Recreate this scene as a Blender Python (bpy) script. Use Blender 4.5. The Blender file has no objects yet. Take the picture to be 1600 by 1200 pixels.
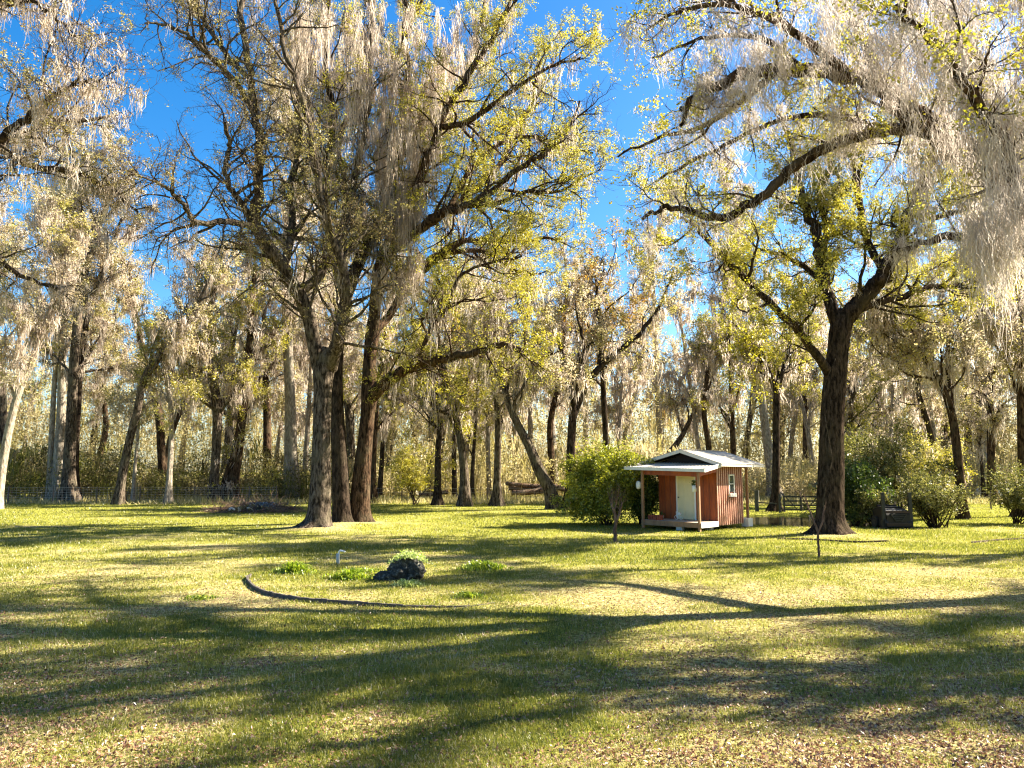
import bpy, math, random
import numpy as np
from mathutils import Vector, Matrix

# ---------------------------------------------------------------- camera, world, sun
scene = bpy.context.scene
COL = scene.collection
F = 1160.0            # focal length in pixels of a 1600 px wide picture
CZ = 2.6              # eye height (raised porch)
PITCH = math.atan(135.0 / F)
cam_data = bpy.data.cameras.new("camera")
cam = bpy.data.objects.new("camera", cam_data)
COL.objects.link(cam)
cam.location = (0, 0, CZ)
cam.rotation_euler = (math.pi / 2 + PITCH, 0, 0)
cam_data.sensor_width = 36.0
cam_data.lens = 36.0 * F / 1600.0
cam_data.clip_start = 0.1
cam_data.clip_end = 2000
scene.camera = cam

SUN_EL, SUN_AZ = math.radians(37), math.radians(17)       # azimuth from +X towards +Y
SDIR = Vector((math.cos(SUN_EL) * math.cos(SUN_AZ), math.cos(SUN_EL) * math.sin(SUN_AZ), math.sin(SUN_EL)))
world = bpy.data.worlds.new("World")
scene.world = world
world.use_nodes = True
wn, wl = world.node_tree.nodes, world.node_tree.links
sky = wn.new("ShaderNodeTexSky")
sky.sky_type = 'NISHITA'
sky.sun_disc = False
sky.sun_elevation = SUN_EL
sky.sun_rotation = math.pi / 2 - SUN_AZ
sky.altitude = 100
sky.air_density = 1.0
sky.dust_density = 1.3
sky.ozone_density = 3.0
hs = wn.new("ShaderNodeHueSaturation")
hs.inputs["Saturation"].default_value = 1.42
wl.new(sky.outputs[0], hs.inputs["Color"])
wl.new(hs.outputs[0], wn["Background"].inputs["Color"])
wn["Background"].inputs["Strength"].default_value = 0.05
sun_d = bpy.data.lights.new("sun", 'SUN')
sun_d.energy = 5.0
sun_d.angle = math.radians(0.5)
sun_d.color = (1.0, 0.91, 0.74)
sun = bpy.data.objects.new("sun", sun_d)
COL.objects.link(sun)
sun.rotation_euler = SDIR.to_track_quat('Z', 'Y').to_euler()
scene.view_settings.view_transform = 'Standard'
scene.view_settings.look = 'None'
scene.view_settings.exposure = 2.5
scene.view_settings.gamma = 1.0
try:
    scene.cycles.max_bounces = 8
    scene.cycles.diffuse_bounces = 4
    scene.cycles.transmission_bounces = 6
    scene.cycles.use_denoising = True
    scene.cycles.filter_width = 1.2
except Exception:
    pass

# ---------------------------------------------------------------- pixel helpers (measuring only)
SP, CP = math.sin(PITCH), math.cos(PITCH)
def P(px, py, Y):
    """point on the ray of a photo pixel at world distance y = Y"""
    a, b = (px - 800) / F, (600 - py) / F
    d = np.array([a, CP - SP * b, SP + CP * b])
    return np.array([0, 0, CZ]) + d * (Y / d[1])
def G(px, py):
    """point on the ground under a photo pixel"""
    a, b = (px - 800) / F, (600 - py) / F
    d = np.array([a, CP - SP * b, SP + CP * b])
    q = np.array([0, 0, CZ]) + d * (CZ / -d[2])
    q[2] = 0
    return q

# ---------------------------------------------------------------- numpy noise
_r0 = np.random.default_rng(7)
_LAT = _r0.random((256, 256))
def vnoise(x, y, s, o=0):
    x = np.asarray(x, float) / s + 57.3 + o * 11.7
    y = np.asarray(y, float) / s + 91.1 + o * 5.3
    xi, yi = np.floor(x).astype(int), np.floor(y).astype(int)
    fx, fy = x - xi, y - yi
    fx, fy = fx * fx * (3 - 2 * fx), fy * fy * (3 - 2 * fy)
    a = _LAT[xi & 255, yi & 255]; b = _LAT[(xi + 1) & 255, yi & 255]
    c = _LAT[xi & 255, (yi + 1) & 255]; d = _LAT[(xi + 1) & 255, (yi + 1) & 255]
    return (a * (1 - fx) + b * fx) * (1 - fy) + (c * (1 - fx) + d * fx) * fy
def fbm(x, y, s, o=0):
    return (vnoise(x, y, s, o) * .5 + vnoise(x, y, s * .47, o + 1) * .27 + vnoise(x, y, s * .21, o + 2) * .15 + vnoise(x, y, s * .09, o + 3) * .08)

POND = (15.2, 40.0, 4.6, 4.6)
def pond_d(x, y):
    return np.sqrt(((x - POND[0]) / POND[2]) ** 2 + ((y - POND[1]) / POND[3]) ** 2) + (vnoise(x, y, 1.7, 9) - .5) * .35
def H(x, y):
    x, y = np.asarray(x, float), np.asarray(y, float)
    h = (fbm(x, y, 9.0, 4) - .5) * .14 + (vnoise(x, y, 1.3, 5) - .5) * .02
    h = h * np.clip((y - 2) / 4, 0, 1)
    for (cx, cy, R, A) in MOUNDS:
        h = h + A * np.exp(-((x - cx) ** 2 + (y - cy) ** 2) / (R * R))
    d = pond_d(x, y)
    return h - .16 * np.clip((1.18 - d) / .3, 0, 1)
MOUNDS = []
for (a, b, R, A) in [(500, 826, 2.2, .12), (560, 819, 2.0, .1), (1295, 836, 2.2, .10)]:
    q = G(a, b); MOUNDS.append((q[0], q[1], R, A))
def patch(x, y):
    """1 = lush green grass, 0 = thin grass with straw and litter"""
    x, y = np.asarray(x, float), np.asarray(y, float)
    v = fbm(x * .75, y, 3.2, 20) * .5 + fbm(x, y, .8, 30) * .3 + fbm(x, y, .28, 36) * .2
    v = v + np.clip((y - 16) / 60, 0, .2)
    q1 = G(520, 840); q2 = G(620, 930)
    v = v - .16 * np.exp(-((x - q1[0]) ** 2 / 60 + (y - q1[1]) ** 2 / 14))
    for (cx, cy, R_, A_) in MOUNDS: v = v - .30 * np.exp(-((x - cx) ** 2 + (y - cy) ** 2) / 1.4 ** 2)
    return np.clip((v - .41) / .26, 0, 1)

# ---------------------------------------------------------------- mesh building
class MB:
    def __init__(s): s.v, s.f, s.a, s.n = [], [], [], 0
    def add(s, v, f, a=None):
        v = np.asarray(v, np.float32).reshape(-1, 3); f = np.asarray(f, np.int32)
        s.v.append(v); s.f.append(f + s.n); s.n += len(v)
        s.a.append(np.full(len(f), .5, np.float32) if a is None else np.asarray(a, np.float32))
        return s
    def box(s, c, d, ax=None, a=None):
        """centre, full size, optional 3x3 axes"""
        k = np.array([[-1,-1,-1],[1,-1,-1],[1,1,-1],[-1,1,-1],[-1,-1,1],[1,-1,1],[1,1,1],[-1,1,1]], float) * .5 * np.array(d)
        if ax is not None: k = k @ np.asarray(ax)
        fs = [[0,3,2,1],[4,5,6,7],[0,1,5,4],[1,2,6,5],[2,3,7,6],[3,0,4,7]]
        return s.add(k + np.asarray(c), fs, None if a is None else np.full(6, a))
    def bar(s, p, q, w, h=None, a=None):
        """square bar from p to q"""
        p, q = np.asarray(p, float), np.asarray(q, float); h = h or w
        z = q - p; L = np.linalg.norm(z); z = z / L
        r = np.array([0, 0, 1.0]) if abs(z[2]) < .9 else np.array([0, 1.0, 0])
        x = np.cross(r, z); x /= np.linalg.norm(x); y = np.cross(z, x)
        return s.box((p + q) / 2, (w, h, L), np.array([x, y, z]), a)
    def tube(s, pts, rad, sides=8):
        pts = np.asarray(pts, float); n = len(pts)
        rad = np.full(n, rad) if np.isscalar(rad) else np.asarray(rad, float)
        v, f = tubes(pts[None], rad[None], sides, cap=True); return s.add(v, f)
    def build(s, name, mat, parent=None, origin=None, smooth=False):
        me = bpy.data.meshes.new(name)
        V = np.concatenate(s.v) if s.v else np.zeros((0, 3), np.float32)
        if origin is not None: V = V - np.asarray(origin, np.float32)
        me.vertices.add(len(V)); me.vertices.foreach_set("co", V.ravel().astype(np.float32))
        idx = np.concatenate([f.ravel() for f in s.f]); tot = np.concatenate([np.full(len(f), f.shape[1], np.int32) for f in s.f])
        st = np.concatenate([[0], np.cumsum(tot)[:-1]]).astype(np.int32)
        me.loops.add(len(idx)); me.loops.foreach_set("vertex_index", idx.astype(np.int32))
        me.polygons.add(len(tot)); me.polygons.foreach_set("loop_start", st)
        try: me.polygons.foreach_set("loop_total", tot)
        except Exception: pass
        me.polygons.foreach_set("use_smooth", np.full(len(tot), smooth, bool))
        at = me.attributes.new("rnd", 'FLOAT', 'FACE'); at.data.foreach_set("value", np.concatenate(s.a))
        me.update(calc_edges=True)
        me.materials.append(mat)
        o = bpy.data.objects.new(name, me); COL.objects.link(o)
        if parent is not None: o.parent = parent
        return o

def norm(v): return v / np.maximum(np.linalg.norm(v, axis=-1, keepdims=True), 1e-9)
def tubes(pts, rad, sides, cap=False):
    """pts (B,n,3), rad (B,n) or (B,n,sides)"""
    B, n, _ = pts.shape
    t = np.empty_like(pts); t[:, 1:-1] = pts[:, 2:] - pts[:, :-2]; t[:, 0] = pts[:, 1] - pts[:, 0]; t[:, -1] = pts[:, -1] - pts[:, -2]
    t = norm(t); m = np.abs(norm(pts[:, -1] - pts[:, 0])) + np.array([0, -.15, 0]); ax = np.argmin(m, 1)
    ref = np.eye(3)[ax][:, None, :]
    u = norm(np.cross(np.broadcast_to(ref, t.shape), t)); w = np.cross(t, u)
    th = np.arange(sides) * 2 * np.pi / sides
    if rad.ndim == 2: rad = np.repeat(rad[:, :, None], sides, 2)
    v = pts[:, :, None, :] + rad[..., None] * (u[:, :, None, :] * np.cos(th)[:, None] + w[:, :, None, :] * np.sin(th)[:, None])
    b = np.arange(B)[:, None, None] * n * sides; i = np.arange(n - 1)[None, :, None] * sides; j = np.arange(sides)[None, None, :]
    j2 = (j + 1) % sides
    f = np.stack([b + i + j, b + i + j2, b + i + sides + j2, b + i + sides + j], -1).reshape(-1, 4)
    v = v.reshape(-1, 3)
    if cap:
        nv = len(v); v = np.concatenate([v, pts[:, 0], pts[:, -1]]); b1 = (np.arange(B) * n * sides)[:, None]; jj = np.arange(sides)[None]
        e = b1 + (n - 1) * sides
        c0 = (nv + np.arange(B))[:, None] + 0 * jj; c1 = (nv + B + np.arange(B))[:, None] + 0 * jj
        # quads made of two neighbouring rim edges so that all faces stay quads
        if sides % 2 == 0:
            k = np.arange(0, sides, 2)
            f0 = np.stack([np.broadcast_to((nv + np.arange(B))[:, None], (B, len(k))), b1 + (k + 2) % sides, b1 + k + 1, b1 + k], -1).reshape(-1, 4)
            f1 = np.stack([np.broadcast_to((nv + B + np.arange(B))[:, None], (B, len(k))), e + k, e + k + 1, e + (k + 2) % sides], -1).reshape(-1, 4)
            f = np.concatenate([f, f0, f1])
    return v, f

def catmull(p, n):
    p = np.asarray(p, float); q = np.concatenate([[2 * p[0] - p[1]], p, [2 * p[-1] - p[-2]]])
    t = np.linspace(0, len(p) - 1 - 1e-6, n); i = t.astype(int); f = (t - i)[:, None]
    a, b, c, d = q[i], q[i + 1], q[i + 2], q[i + 3]
    return .5 * (2 * b + (c - a) * f + (2 * a - 5 * b + 4 * c - d) * f ** 2 + (3 * b - 3 * c + d - a) * f ** 3)

def grow(P0, D0, L, R0, n, rng, wander=.25, up=.05, rend=.25):
    B = len(P0); pts = np.empty((B, n, 3)); pts[:, 0] = P0; d = norm(D0); st = (L / (n - 1))[:, None]
    for i in range(1, n):
        d = norm(d + rng.normal(0, wander, (B, 3)) + np.array([0, 0, up])); pts[:, i] = pts[:, i - 1] + d * st
    rad = R0[:, None] * (1 - (1 - rend) * np.linspace(0, 1, n)[None] ** .8)
    return pts, rad
def kids(pts, rad, k, t0, t1, ang, L0, L1, rng, up=.1, rf=.6, rl=.02, flat=1.0, taper=.45, rmin=.006):
    """children of every branch: returns start, direction, length, radius"""
    B, n, _ = pts.shape
    t = t0 + (t1 - t0) * ((np.arange(k)[None] + rng.random((B, k))) / k); x = t * (n - 1) * .9999; i = x.astype(int); f = (x - i)[..., None]
    b = np.arange(B)[:, None]; p = pts[b, i] * (1 - f) + pts[b, i + 1] * f; tg = norm(pts[b, i + 1] - pts[b, i])
    r = rad[b, i]
    v = rng.normal(0, 1, (B, k, 3)); v[..., 2] *= flat; v -= (v * tg).sum(-1, keepdims=True) * tg; v = norm(v)
    a = np.radians(rng.uniform(ang[0], ang[1], (B, k, 1)))
    d = tg * np.cos(a) + v * np.sin(a); d[..., 2] += up; d = norm(d)
    L = rng.uniform(L0, L1, (B, k)) * (1 - taper * t)
    R = np.maximum(np.minimum(r * rf, L * rl), rmin)
    return p.reshape(-1, 3), d.reshape(-1, 3), L.ravel(), R.ravel()
def scatter_on(pts, m, rng, t0=0.1, t1=1.0):
    B, n, _ = pts.shape; b = rng.integers(0, B, m); x = rng.uniform(t0, t1, m) * (n - 1) * .9999; i = x.astype(int); f = (x - i)[:, None]
    return pts[b, i] * (1 - f) + pts[b, i + 1] * f
def leaves(mb, c, size, rng, lo=.7, hi=1.3, flat=.6):
    n = len(c)
    if not n: return
    nrm = norm(rng.normal(0, 1, (n, 3)) * np.array([1, 1, 1 / flat])); u = norm(np.cross(nrm, rng.normal(0, 1, (n, 3)))); w = np.cross(nrm, u)
    s = (size * rng.uniform(lo, hi, n))[:, None] * .5
    v = np.stack([c - u * s, c - w * s * .55 + nrm * s * .15, c + u * s, c + w * s * .55 + nrm * s * .15], 1)
    mb.add(v, np.arange(n * 4).reshape(n, 4), rng.random(n))
def moss(mb, c, length, m, width, rng, spread=.12, curl=.06, rows=5):
    """clumps of hanging strands; c (M,3), length (M,)"""
    M = len(c)
    if not M: return
    p = np.repeat(c, m, 0); S = len(p); p = p + rng.normal(0, 1, (S, 3)) * np.array([spread, spread, spread * .4])
    L = np.repeat(length, m) * rng.uniform(.25, 1, S); ph = rng.uniform(0, np.pi, S); wv = np.stack([np.cos(ph), np.sin(ph), 0 * ph], -1) * width * .5
    wv = wv * rng.uniform(.6, 1.4, (S, 1))
    off = np.zeros((S, rows, 3)); stp = rng.normal(0, 1, (S, rows - 1, 2)) * curl * np.sqrt(L)[:, None, None]
    off[:, 1:, :2] = np.cumsum(stp, 1); off[:, :, 2] = -L[:, None] * np.linspace(0, 1, rows)[None]
    # strands of one clump draw together downwards
    ctr = np.repeat(c, m, 0); pull = (ctr - p)[:, None, :] * (np.linspace(0, .7, rows)[None, :, None]); pull[..., 2] = 0
    pt = p[:, None] + off + pull; wd = np.array([.8, 1.2, 1.0, .8, .5, .35, .25, .2])[:rows] if rows <= 8 else np.linspace(1, .2, rows)
    wd = np.interp(np.linspace(0, 1, rows), [0, .2, .6, 1], [.7, 1.2, .9, .12])
    v = np.stack([pt - wv[:, None] * wd[None, :, None], pt + wv[:, None] * wd[None, :, None]], 2).reshape(-1, 3)
    b = np.arange(S)[:, None] * rows * 2; i = np.arange(rows - 1)[None] * 2
    f = np.stack([b + i, b + i + 1, b + i + 3, b + i + 2], -1).reshape(-1, 4)
    mb.add(v, f, np.repeat(np.repeat(rng.random(M), m) * .6 + rng.random(S) * .4, rows - 1))

# ---------------------------------------------------------------- materials
def new_mat(name):
    m = bpy.data.materials.new(name); m.use_nodes = True; nt = m.node_tree; nt.nodes.clear()
    out = nt.nodes.new("ShaderNodeOutputMaterial"); return m, nt.nodes, nt.links, out
def ramp(nd, stops):
    r = nd.new("ShaderNodeValToRGB"); e = r.color_ramp.elements
    while len(e) < len(stops): e.new(.5)
    for i, (p, c) in enumerate(stops): e[i].position = p; e[i].color = (*c, 1)
    return r
def noise_node(nd, lk, scale, detail=3, coord='Object', stretch=None, rough=.55):
    tc = nd.new("ShaderNodeTexCoord"); mp = nd.new("ShaderNodeMapping"); lk.new(tc.outputs[coord], mp.inputs[0])
    if stretch: mp.inputs["Scale"].default_value = stretch
    n = nd.new("ShaderNodeTexNoise"); n.inputs["Scale"].default_value = scale; n.inputs["Detail"].default_value = detail
    n.inputs["Roughness"].default_value = rough; lk.new(mp.outputs[0], n.inputs["Vector"]); return n
def leaf_mat(name, stops, trans=.45, gloss=.04, tcol=1.25, clump=None, cs=.45):
    m, nd, lk, out = new_mat(name)
    a = nd.new("ShaderNodeAttribute"); a.attribute_name = "rnd"
    r = ramp(nd, stops); lk.new(a.outputs["Fac"], r.inputs[0]); col = r.outputs[0]
    if clump:
        g = nd.new("ShaderNodeNewGeometry"); n = nd.new("ShaderNodeTexNoise"); n.inputs["Scale"].default_value = cs; n.inputs["Detail"].default_value = 2
        lk.new(g.outputs["Position"], n.inputs["Vector"]); rr = ramp(nd, [(.42, (0, 0, 0)), (.60, (1, 1, 1))]); lk.new(n.outputs[0], rr.inputs[0])
        r2 = ramp(nd, clump); lk.new(a.outputs["Fac"], r2.inputs[0]); mx = nd.new("ShaderNodeMixRGB"); lk.new(rr.outputs[0], mx.inputs[0])
        lk.new(col, mx.inputs[1]); lk.new(r2.outputs[0], mx.inputs[2]); col = mx.outputs[0]
    d = nd.new("ShaderNodeBsdfDiffuse"); t = nd.new("ShaderNodeBsdfTranslucent"); mix = nd.new("ShaderNodeMixShader"); mix.inputs[0].default_value = trans
    hsn = nd.new("ShaderNodeHueSaturation"); hsn.inputs["Value"].default_value = tcol; hsn.inputs["Saturation"].default_value = 1.1
    lk.new(col, d.inputs[0]); lk.new(col, hsn.inputs["Color"]); lk.new(hsn.outputs[0], t.inputs[0])
    lk.new(d.outputs[0], mix.inputs[1]); lk.new(t.outputs[0], mix.inputs[2]); fin = mix.outputs[0]
    if gloss:
        gl = nd.new("ShaderNodeBsdfGlossy"); gl.inputs["Roughness"].default_value = .35; m2 = nd.new("ShaderNodeMixShader"); m2.inputs[0].default_value = gloss
        lk.new(fin, m2.inputs[1]); lk.new(gl.outputs[0], m2.inputs[2]); fin = m2.outputs[0]
    lk.new(fin, out.inputs[0]); return m
def solid(name, col, rough=.7, var=.25, scale=4, metal=0, bump=0, stretch=None, spec=.4):
    m, nd, lk, out = new_mat(name); b = nd.new("ShaderNodeBsdfPrincipled"); n = noise_node(nd, lk, scale, 4, stretch=stretch)
    c = np.array(col); r = ramp(nd, [(.3, tuple(c * (1 - var))), (.7, tuple(np.minimum(c * (1 + var), 1)))]); lk.new(n.outputs[0], r.inputs[0]); lk.new(r.outputs[0], b.inputs["Base Color"])
    b.inputs["Roughness"].default_value = rough; b.inputs["Metallic"].default_value = metal; b.inputs["Specular IOR Level"].default_value = spec
    if bump:
        bp = nd.new("ShaderNodeBump"); bp.inputs["Strength"].default_value = bump; bp.inputs["Distance"].default_value = .02; lk.new(n.outputs[0], bp.inputs["Height"]); lk.new(bp.outputs[0], b.inputs["Normal"])
    lk.new(b.outputs[0], out.inputs[0]); return m
def bark_mat(name, c0, c1, c2=None):
    m, nd, lk, out = new_mat(name); b = nd.new("ShaderNodeBsdfDiffuse")
    n1 = noise_node(nd, lk, 9, 5, stretch=(1, 1, .28), rough=.7); n2 = noise_node(nd, lk, 1.6, 3)
    r = ramp(nd, [(.42, c0), (.58, tuple(np.array(c1) * .85)), (.72, tuple(np.array(c1) * 1.5))]); lk.new(n1.outputs[0], r.inputs[0])
    mx = nd.new("ShaderNodeMixRGB"); rr = ramp(nd, [(.48, (0, 0, 0)), (.66, (.6, .6, .6))]); lk.new(n2.outputs[0], rr.inputs[0]); lk.new(rr.outputs[0], mx.inputs[0])
    lk.new(r.outputs[0], mx.inputs[1]); mx.inputs[2].default_value = (*(c2 or c1), 1); lk.new(mx.outputs[0], b.inputs[0])
    bp = nd.new("ShaderNodeBump"); bp.inputs["Strength"].default_value = 1.0; bp.inputs["Distance"].default_value = .10; lk.new(n1.outputs[0], bp.inputs["Height"]); lk.new(bp.outputs[0], b.inputs["Normal"])
    lk.new(b.outputs[0], out.inputs[0]); return m

BARK_GREY = bark_mat("grey_bark", (.022, .017, .013), (.16, .125, .095), (.12, .105, .07))
BARK_BROWN = bark_mat("brown_bark", (.015, .010, .007), (.105, .066, .042), (.09, .072, .045))
BARK_DARK = bark_mat("dark_bark", (.013, .010, .008), (.075, .054, .040), (.065, .052, .034))
BARK_PALE = bark_mat("pale_bark", (.16, .13, .10), (.42, .36, .29), (.30, .27, .2))
YEL = [(0, (.20, .20, .025)), (.5, (.40, .36, .05)), (1, (.56, .48, .11))]
OLV = [(0, (.15, .15, .035)), (.5, (.34, .30, .09)), (1, (.50, .43, .18))]
LEAF_YEL = leaf_mat("spring_leaves", YEL, .5, .04, clump=[(0, (.15, .16, .025)), (.6, (.33, .30, .06)), (1, (.50, .42, .14))])
LEAF_OLV = leaf_mat("olive_leaves", OLV, .4, .04, clump=YEL)
LEAF_TAN = leaf_mat("tan_leaves", [(0, (.28, .22, .13)), (.5, (.50, .42, .28)), (1, (.64, .56, .41))], .5, .03, clump=OLV)
LEAF_ORG = leaf_mat("orange_leaves", [(0, (.22, .12, .03)), (.5, (.44, .24, .05)), (1, (.48, .34, .10))], .45, .03, clump=OLV, cs=.3)
LEAF_BUD = leaf_mat("bud_leaves", [(0, (.10, .065, .04)), (.6, (.24, .18, .10)), (1, (.40, .33, .15))], .3, .03, clump=OLV)
LEAF_GRN = leaf_mat("evergreen_leaves", [(0, (.03, .055, .012)), (.6, (.08, .12, .02)), (1, (.19, .22, .045))], .3, .04)
LEAF_HOL = leaf_mat("holly_leaves", [(0, (.08, .10, .015)), (.5, (.23, .25, .03)), (1, (.44, .42, .06))], .4, .05)
LEAF_SHR = leaf_mat("shrub_leaves", [(0, (.045, .052, .014)), (.5, (.13, .135, .035)), (1, (.30, .27, .10))], .4, .03)
MOSS = leaf_mat("spanish_moss_fibre", [(0, (.27, .22, .175)), (.5, (.46, .395, .33)), (1, (.61, .55, .48))], .6, 0, 1.35)
MOSS_NEAR = leaf_mat("pale_moss_fibre", [(0, (.32, .275, .24)), (.5, (.50, .445, .40)), (1, (.64, .59, .55))], .5, 0, 1.2)

# ---------------------------------------------------------------- naming helpers
def tag(o, label=None, cat=None, group=None, kind=None):
    if label: o["label"] = label
    if cat: o["category"] = cat
    if group: o["group"] = group
    if kind: o["kind"] = kind
    return o
def thing(name, label, cat, loc, group=None, rotz=0):
    o = bpy.data.objects.new(name, None); COL.objects.link(o); o.location = tuple(loc); o.rotation_euler = (0, 0, rotz)
    return tag(o, label, cat, group)
def copy_tree(o, loc, rotz, s, label=None, group=None):
    c = o.copy(); COL.objects.link(c); c.location = loc; c.rotation_euler = (0, 0, rotz); c.scale = (s, s, s)
    if label: c["label"] = label
    if group: c["group"] = group
    for ch in list(o.children):
        d = ch.copy(); COL.objects.link(d); d.parent = c
        for g in list(ch.children):
            e = g.copy(); COL.objects.link(e); e.parent = d
    return c

# ---------------------------------------------------------------- ground
def ground_mat():
    m, nd, lk, out = new_mat("lawn_soil"); b = nd.new("ShaderNodeBsdfDiffuse")
    a = nd.new("ShaderNodeAttribute"); a.attribute_name = "patch"
    n1 = noise_node(nd, lk, 14, 6, rough=.7); n2 = noise_node(nd, lk, 1.1, 4)
    g = ramp(nd, [(.3, (.07, .08, .012)), (.5, (.20, .20, .035)), (.7, (.36, .33, .08))]); lk.new(n1.outputs[0], g.inputs[0])
    s = ramp(nd, [(.34, (.045, .03, .016)), (.48, (.22, .18, .07)), (.64, (.52, .45, .22))]); lk.new(n1.outputs[0], s.inputs[0])
    ad = nd.new("ShaderNodeMath"); ad.operation = 'MULTIPLY_ADD'; lk.new(n2.outputs[0], ad.inputs[0]); ad.inputs[1].default_value = .8; lk.new(a.outputs["Fac"], ad.inputs[2])
    rr = ramp(nd, [(.45, (0, 0, 0)), (1.0, (1, 1, 1))]); lk.new(ad.outputs[0], rr.inputs[0])
    mx = nd.new("ShaderNodeMixRGB"); lk.new(rr.outputs[0], mx.inputs[0]); lk.new(s.outputs[0], mx.inputs[1]); lk.new(g.outputs[0], mx.inputs[2])
    lk.new(mx.outputs[0], b.inputs[0]); bp = nd.new("ShaderNodeBump"); bp.inputs["Strength"].default_value = 1; bp.inputs["Distance"].default_value = .05
    lk.new(n1.outputs[0], bp.inputs["Height"]); lk.new(bp.outputs[0], b.inputs["Normal"]); lk.new(b.outputs[0], out.inputs[0]); return m
def axis(lo, hi, fine_lo, fine_hi, st):
    a = list(np.arange(fine_lo, fine_hi + st, st)); s = st
    x = fine_hi
    while x < hi: s *= 1.35; x += s; a.append(min(x, hi))
    s = st; x = fine_lo; pre = []
    while x > lo: s *= 1.35; x -= s; pre.append(max(x, lo))
    return np.array(pre[::-1] + a)
gx, gy = axis(-600, 600, -32, 32, .3), axis(-120, 900, 2, 66, .3)
X, Y = np.meshgrid(gx, gy)
mb = MB(); nx, ny = len(gx), len(gy)
i, j = np.meshgrid(np.arange(nx - 1), np.arange(ny - 1)); q0 = (j * nx + i).ravel()
mb.add(np.stack([X, Y, H(X, Y)], -1), np.stack([q0, q0 + 1, q0 + nx + 1, q0 + nx], -1))
ground = mb.build("ground", ground_mat(), smooth=True)
pa = ground.data.attributes.new("patch", 'FLOAT', 'POINT'); pa.data.foreach_set("value", (patch(X, Y) * .8).ravel().astype(np.float32))
tag(ground, "sunlit lawn of yellow green grass streaked with tree shadows", kind="structure")
# pond
m, nd, lk, out = new_mat("pond_water"); b = nd.new("ShaderNodeBsdfPrincipled"); b.inputs["Base Color"].default_value = (.035, .03, .015, 1); b.inputs["Roughness"].default_value = .06
n = noise_node(nd, lk, 5, 3); bp = nd.new("ShaderNodeBump"); bp.inputs["Strength"].default_value = .12; bp.inputs["Distance"].default_value = .02; lk.new(n.outputs[0], bp.inputs["Height"]); lk.new(bp.outputs[0], b.inputs["Normal"]); lk.new(b.outputs[0], out.inputs[0])
th = np.linspace(0, 2 * np.pi, 64, endpoint=False); mb = MB()
ring = np.stack([POND[0] + POND[2] * 1.12 * np.cos(th), POND[1] + POND[3] * 1.12 * np.sin(th), np.full(64, -.085)], -1)
vv = np.concatenate([ring, [[POND[0], POND[1], -.085]]]); k = np.arange(0, 64, 2)
mb.add(vv, np.stack([np.full(32, 64), k, k + 1, (k + 2) % 64], -1)); tag(mb.build("pond_water", m), "still brown water of small pond behind the shed", kind="structure")

# grass blades, straw and litter
GRASS = leaf_mat("grass_blades", [(0, (.07, .09, .012)), (.3, (.12, .135, .024)), (.6, (.24, .235, .045)), (.8, (.33, .30, .09)), (.9, (.42, .36, .18)), (1, (.50, .43, .28))], .45, .03, 1.2)
LITTER = leaf_mat("dry_leaf_litter", [(0, (.06, .028, .018)), (.35, (.20, .09, .05)), (.65, (.28, .16, .095)), (1, (.44, .31, .20))], .15, .04)
def blades(mb, n, y0, y1, hgt, wid, rng, side=1.12):
    """density falls with distance so that it looks even"""
    n2 = int(n * 1.9)
    y = 1 / (1 / y0 + (1 / y1 - 1 / y0) * rng.random(n2)); x = rng.uniform(-1, 1, n2) * (y * .70 * side + 1.5)
    p = patch(x, y); keep = (rng.random(n2) < .10 + .90 * p) & (pond_d(x, y) > 1.0); x, y, p = x[keep][:n], y[keep][:n], p[keep][:n]; n = len(x)
    sc = (y / y0) ** .55
    h = hgt * sc * rng.uniform(.45, 1.25, n) * (.6 + .6 * p); w = wid * sc * rng.uniform(.7, 1.3, n)
    a = rng.uniform(0, 2 * np.pi, n); lean = rng.uniform(.2, 1.1, n); b = a + rng.normal(1.57, .4, n)
    z = H(x, y) - .004; c = np.stack([x, y, z], -1)
    wv = np.stack([np.cos(a), np.sin(a), 0 * a], -1) * w[:, None] * .5; ld = np.stack([np.cos(b), np.sin(b), 0 * b], -1)
    mid = c + ld * (h * lean * .35)[:, None]; mid[:, 2] += h * .62
    tip = c + ld * (h * lean)[:, None]; tip[:, 2] += h * (1 - .25 * lean)
    v = np.stack([c - wv, c + wv, mid + wv * .7, mid - wv * .7, tip + wv * .1, tip - wv * .1], 1).reshape(-1, 3)
    k = np.arange(n)[:, None] * 6; f = np.concatenate([k + np.array([0, 1, 2, 3]), k + np.array([3, 2, 4, 5])])
    hue = fbm(x, y, 2.2, 70)
    col = np.clip(rng.random(n) * .55 + (hue - .5) * .9 + (fbm(x * .6, y, .7, 75) - .5) * .5 + .08 + .20 * (1 - p) + np.where(rng.random(n) < .08 + .32 * (1 - p), .45, 0), 0, 1)
    mb.add(v, f, np.concatenate([col, col]))
rng = np.random.default_rng(11)
mb = MB(); blades(mb, 230000, 5.2, 13, .045, .0055, rng); blades(mb, 190000, 13, 32, .055, .010, rng); blades(mb, 90000, 32, 62, .065, .02, rng)
tag(mb.build("grass", GRASS), "short yellow green grass covering the whole yard", kind="stuff")
mb = MB(); n = 200000
y = 1 / (1 / 5.2 + (1 / 26 - 1 / 5.2) * rng.random(n)); x = rng.uniform(-1, 1, n) * (y * .8 + 1.5); keep = rng.random(n) < (.12 + .88 * (1 - patch(x, y)) ** 1.4) * np.clip((30 - y) / 18, 0, 1); x, y = x[keep], y[keep]
leaves(mb, np.stack([x, y, H(x, y) + rng.uniform(.004, .035, len(x))], -1), .030, rng, .3, 1.8, flat=.5)
tag(mb.build("leaf_litter", LITTER), "brown fallen oak leaves scattered over the thin grass", kind="stuff")

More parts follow.
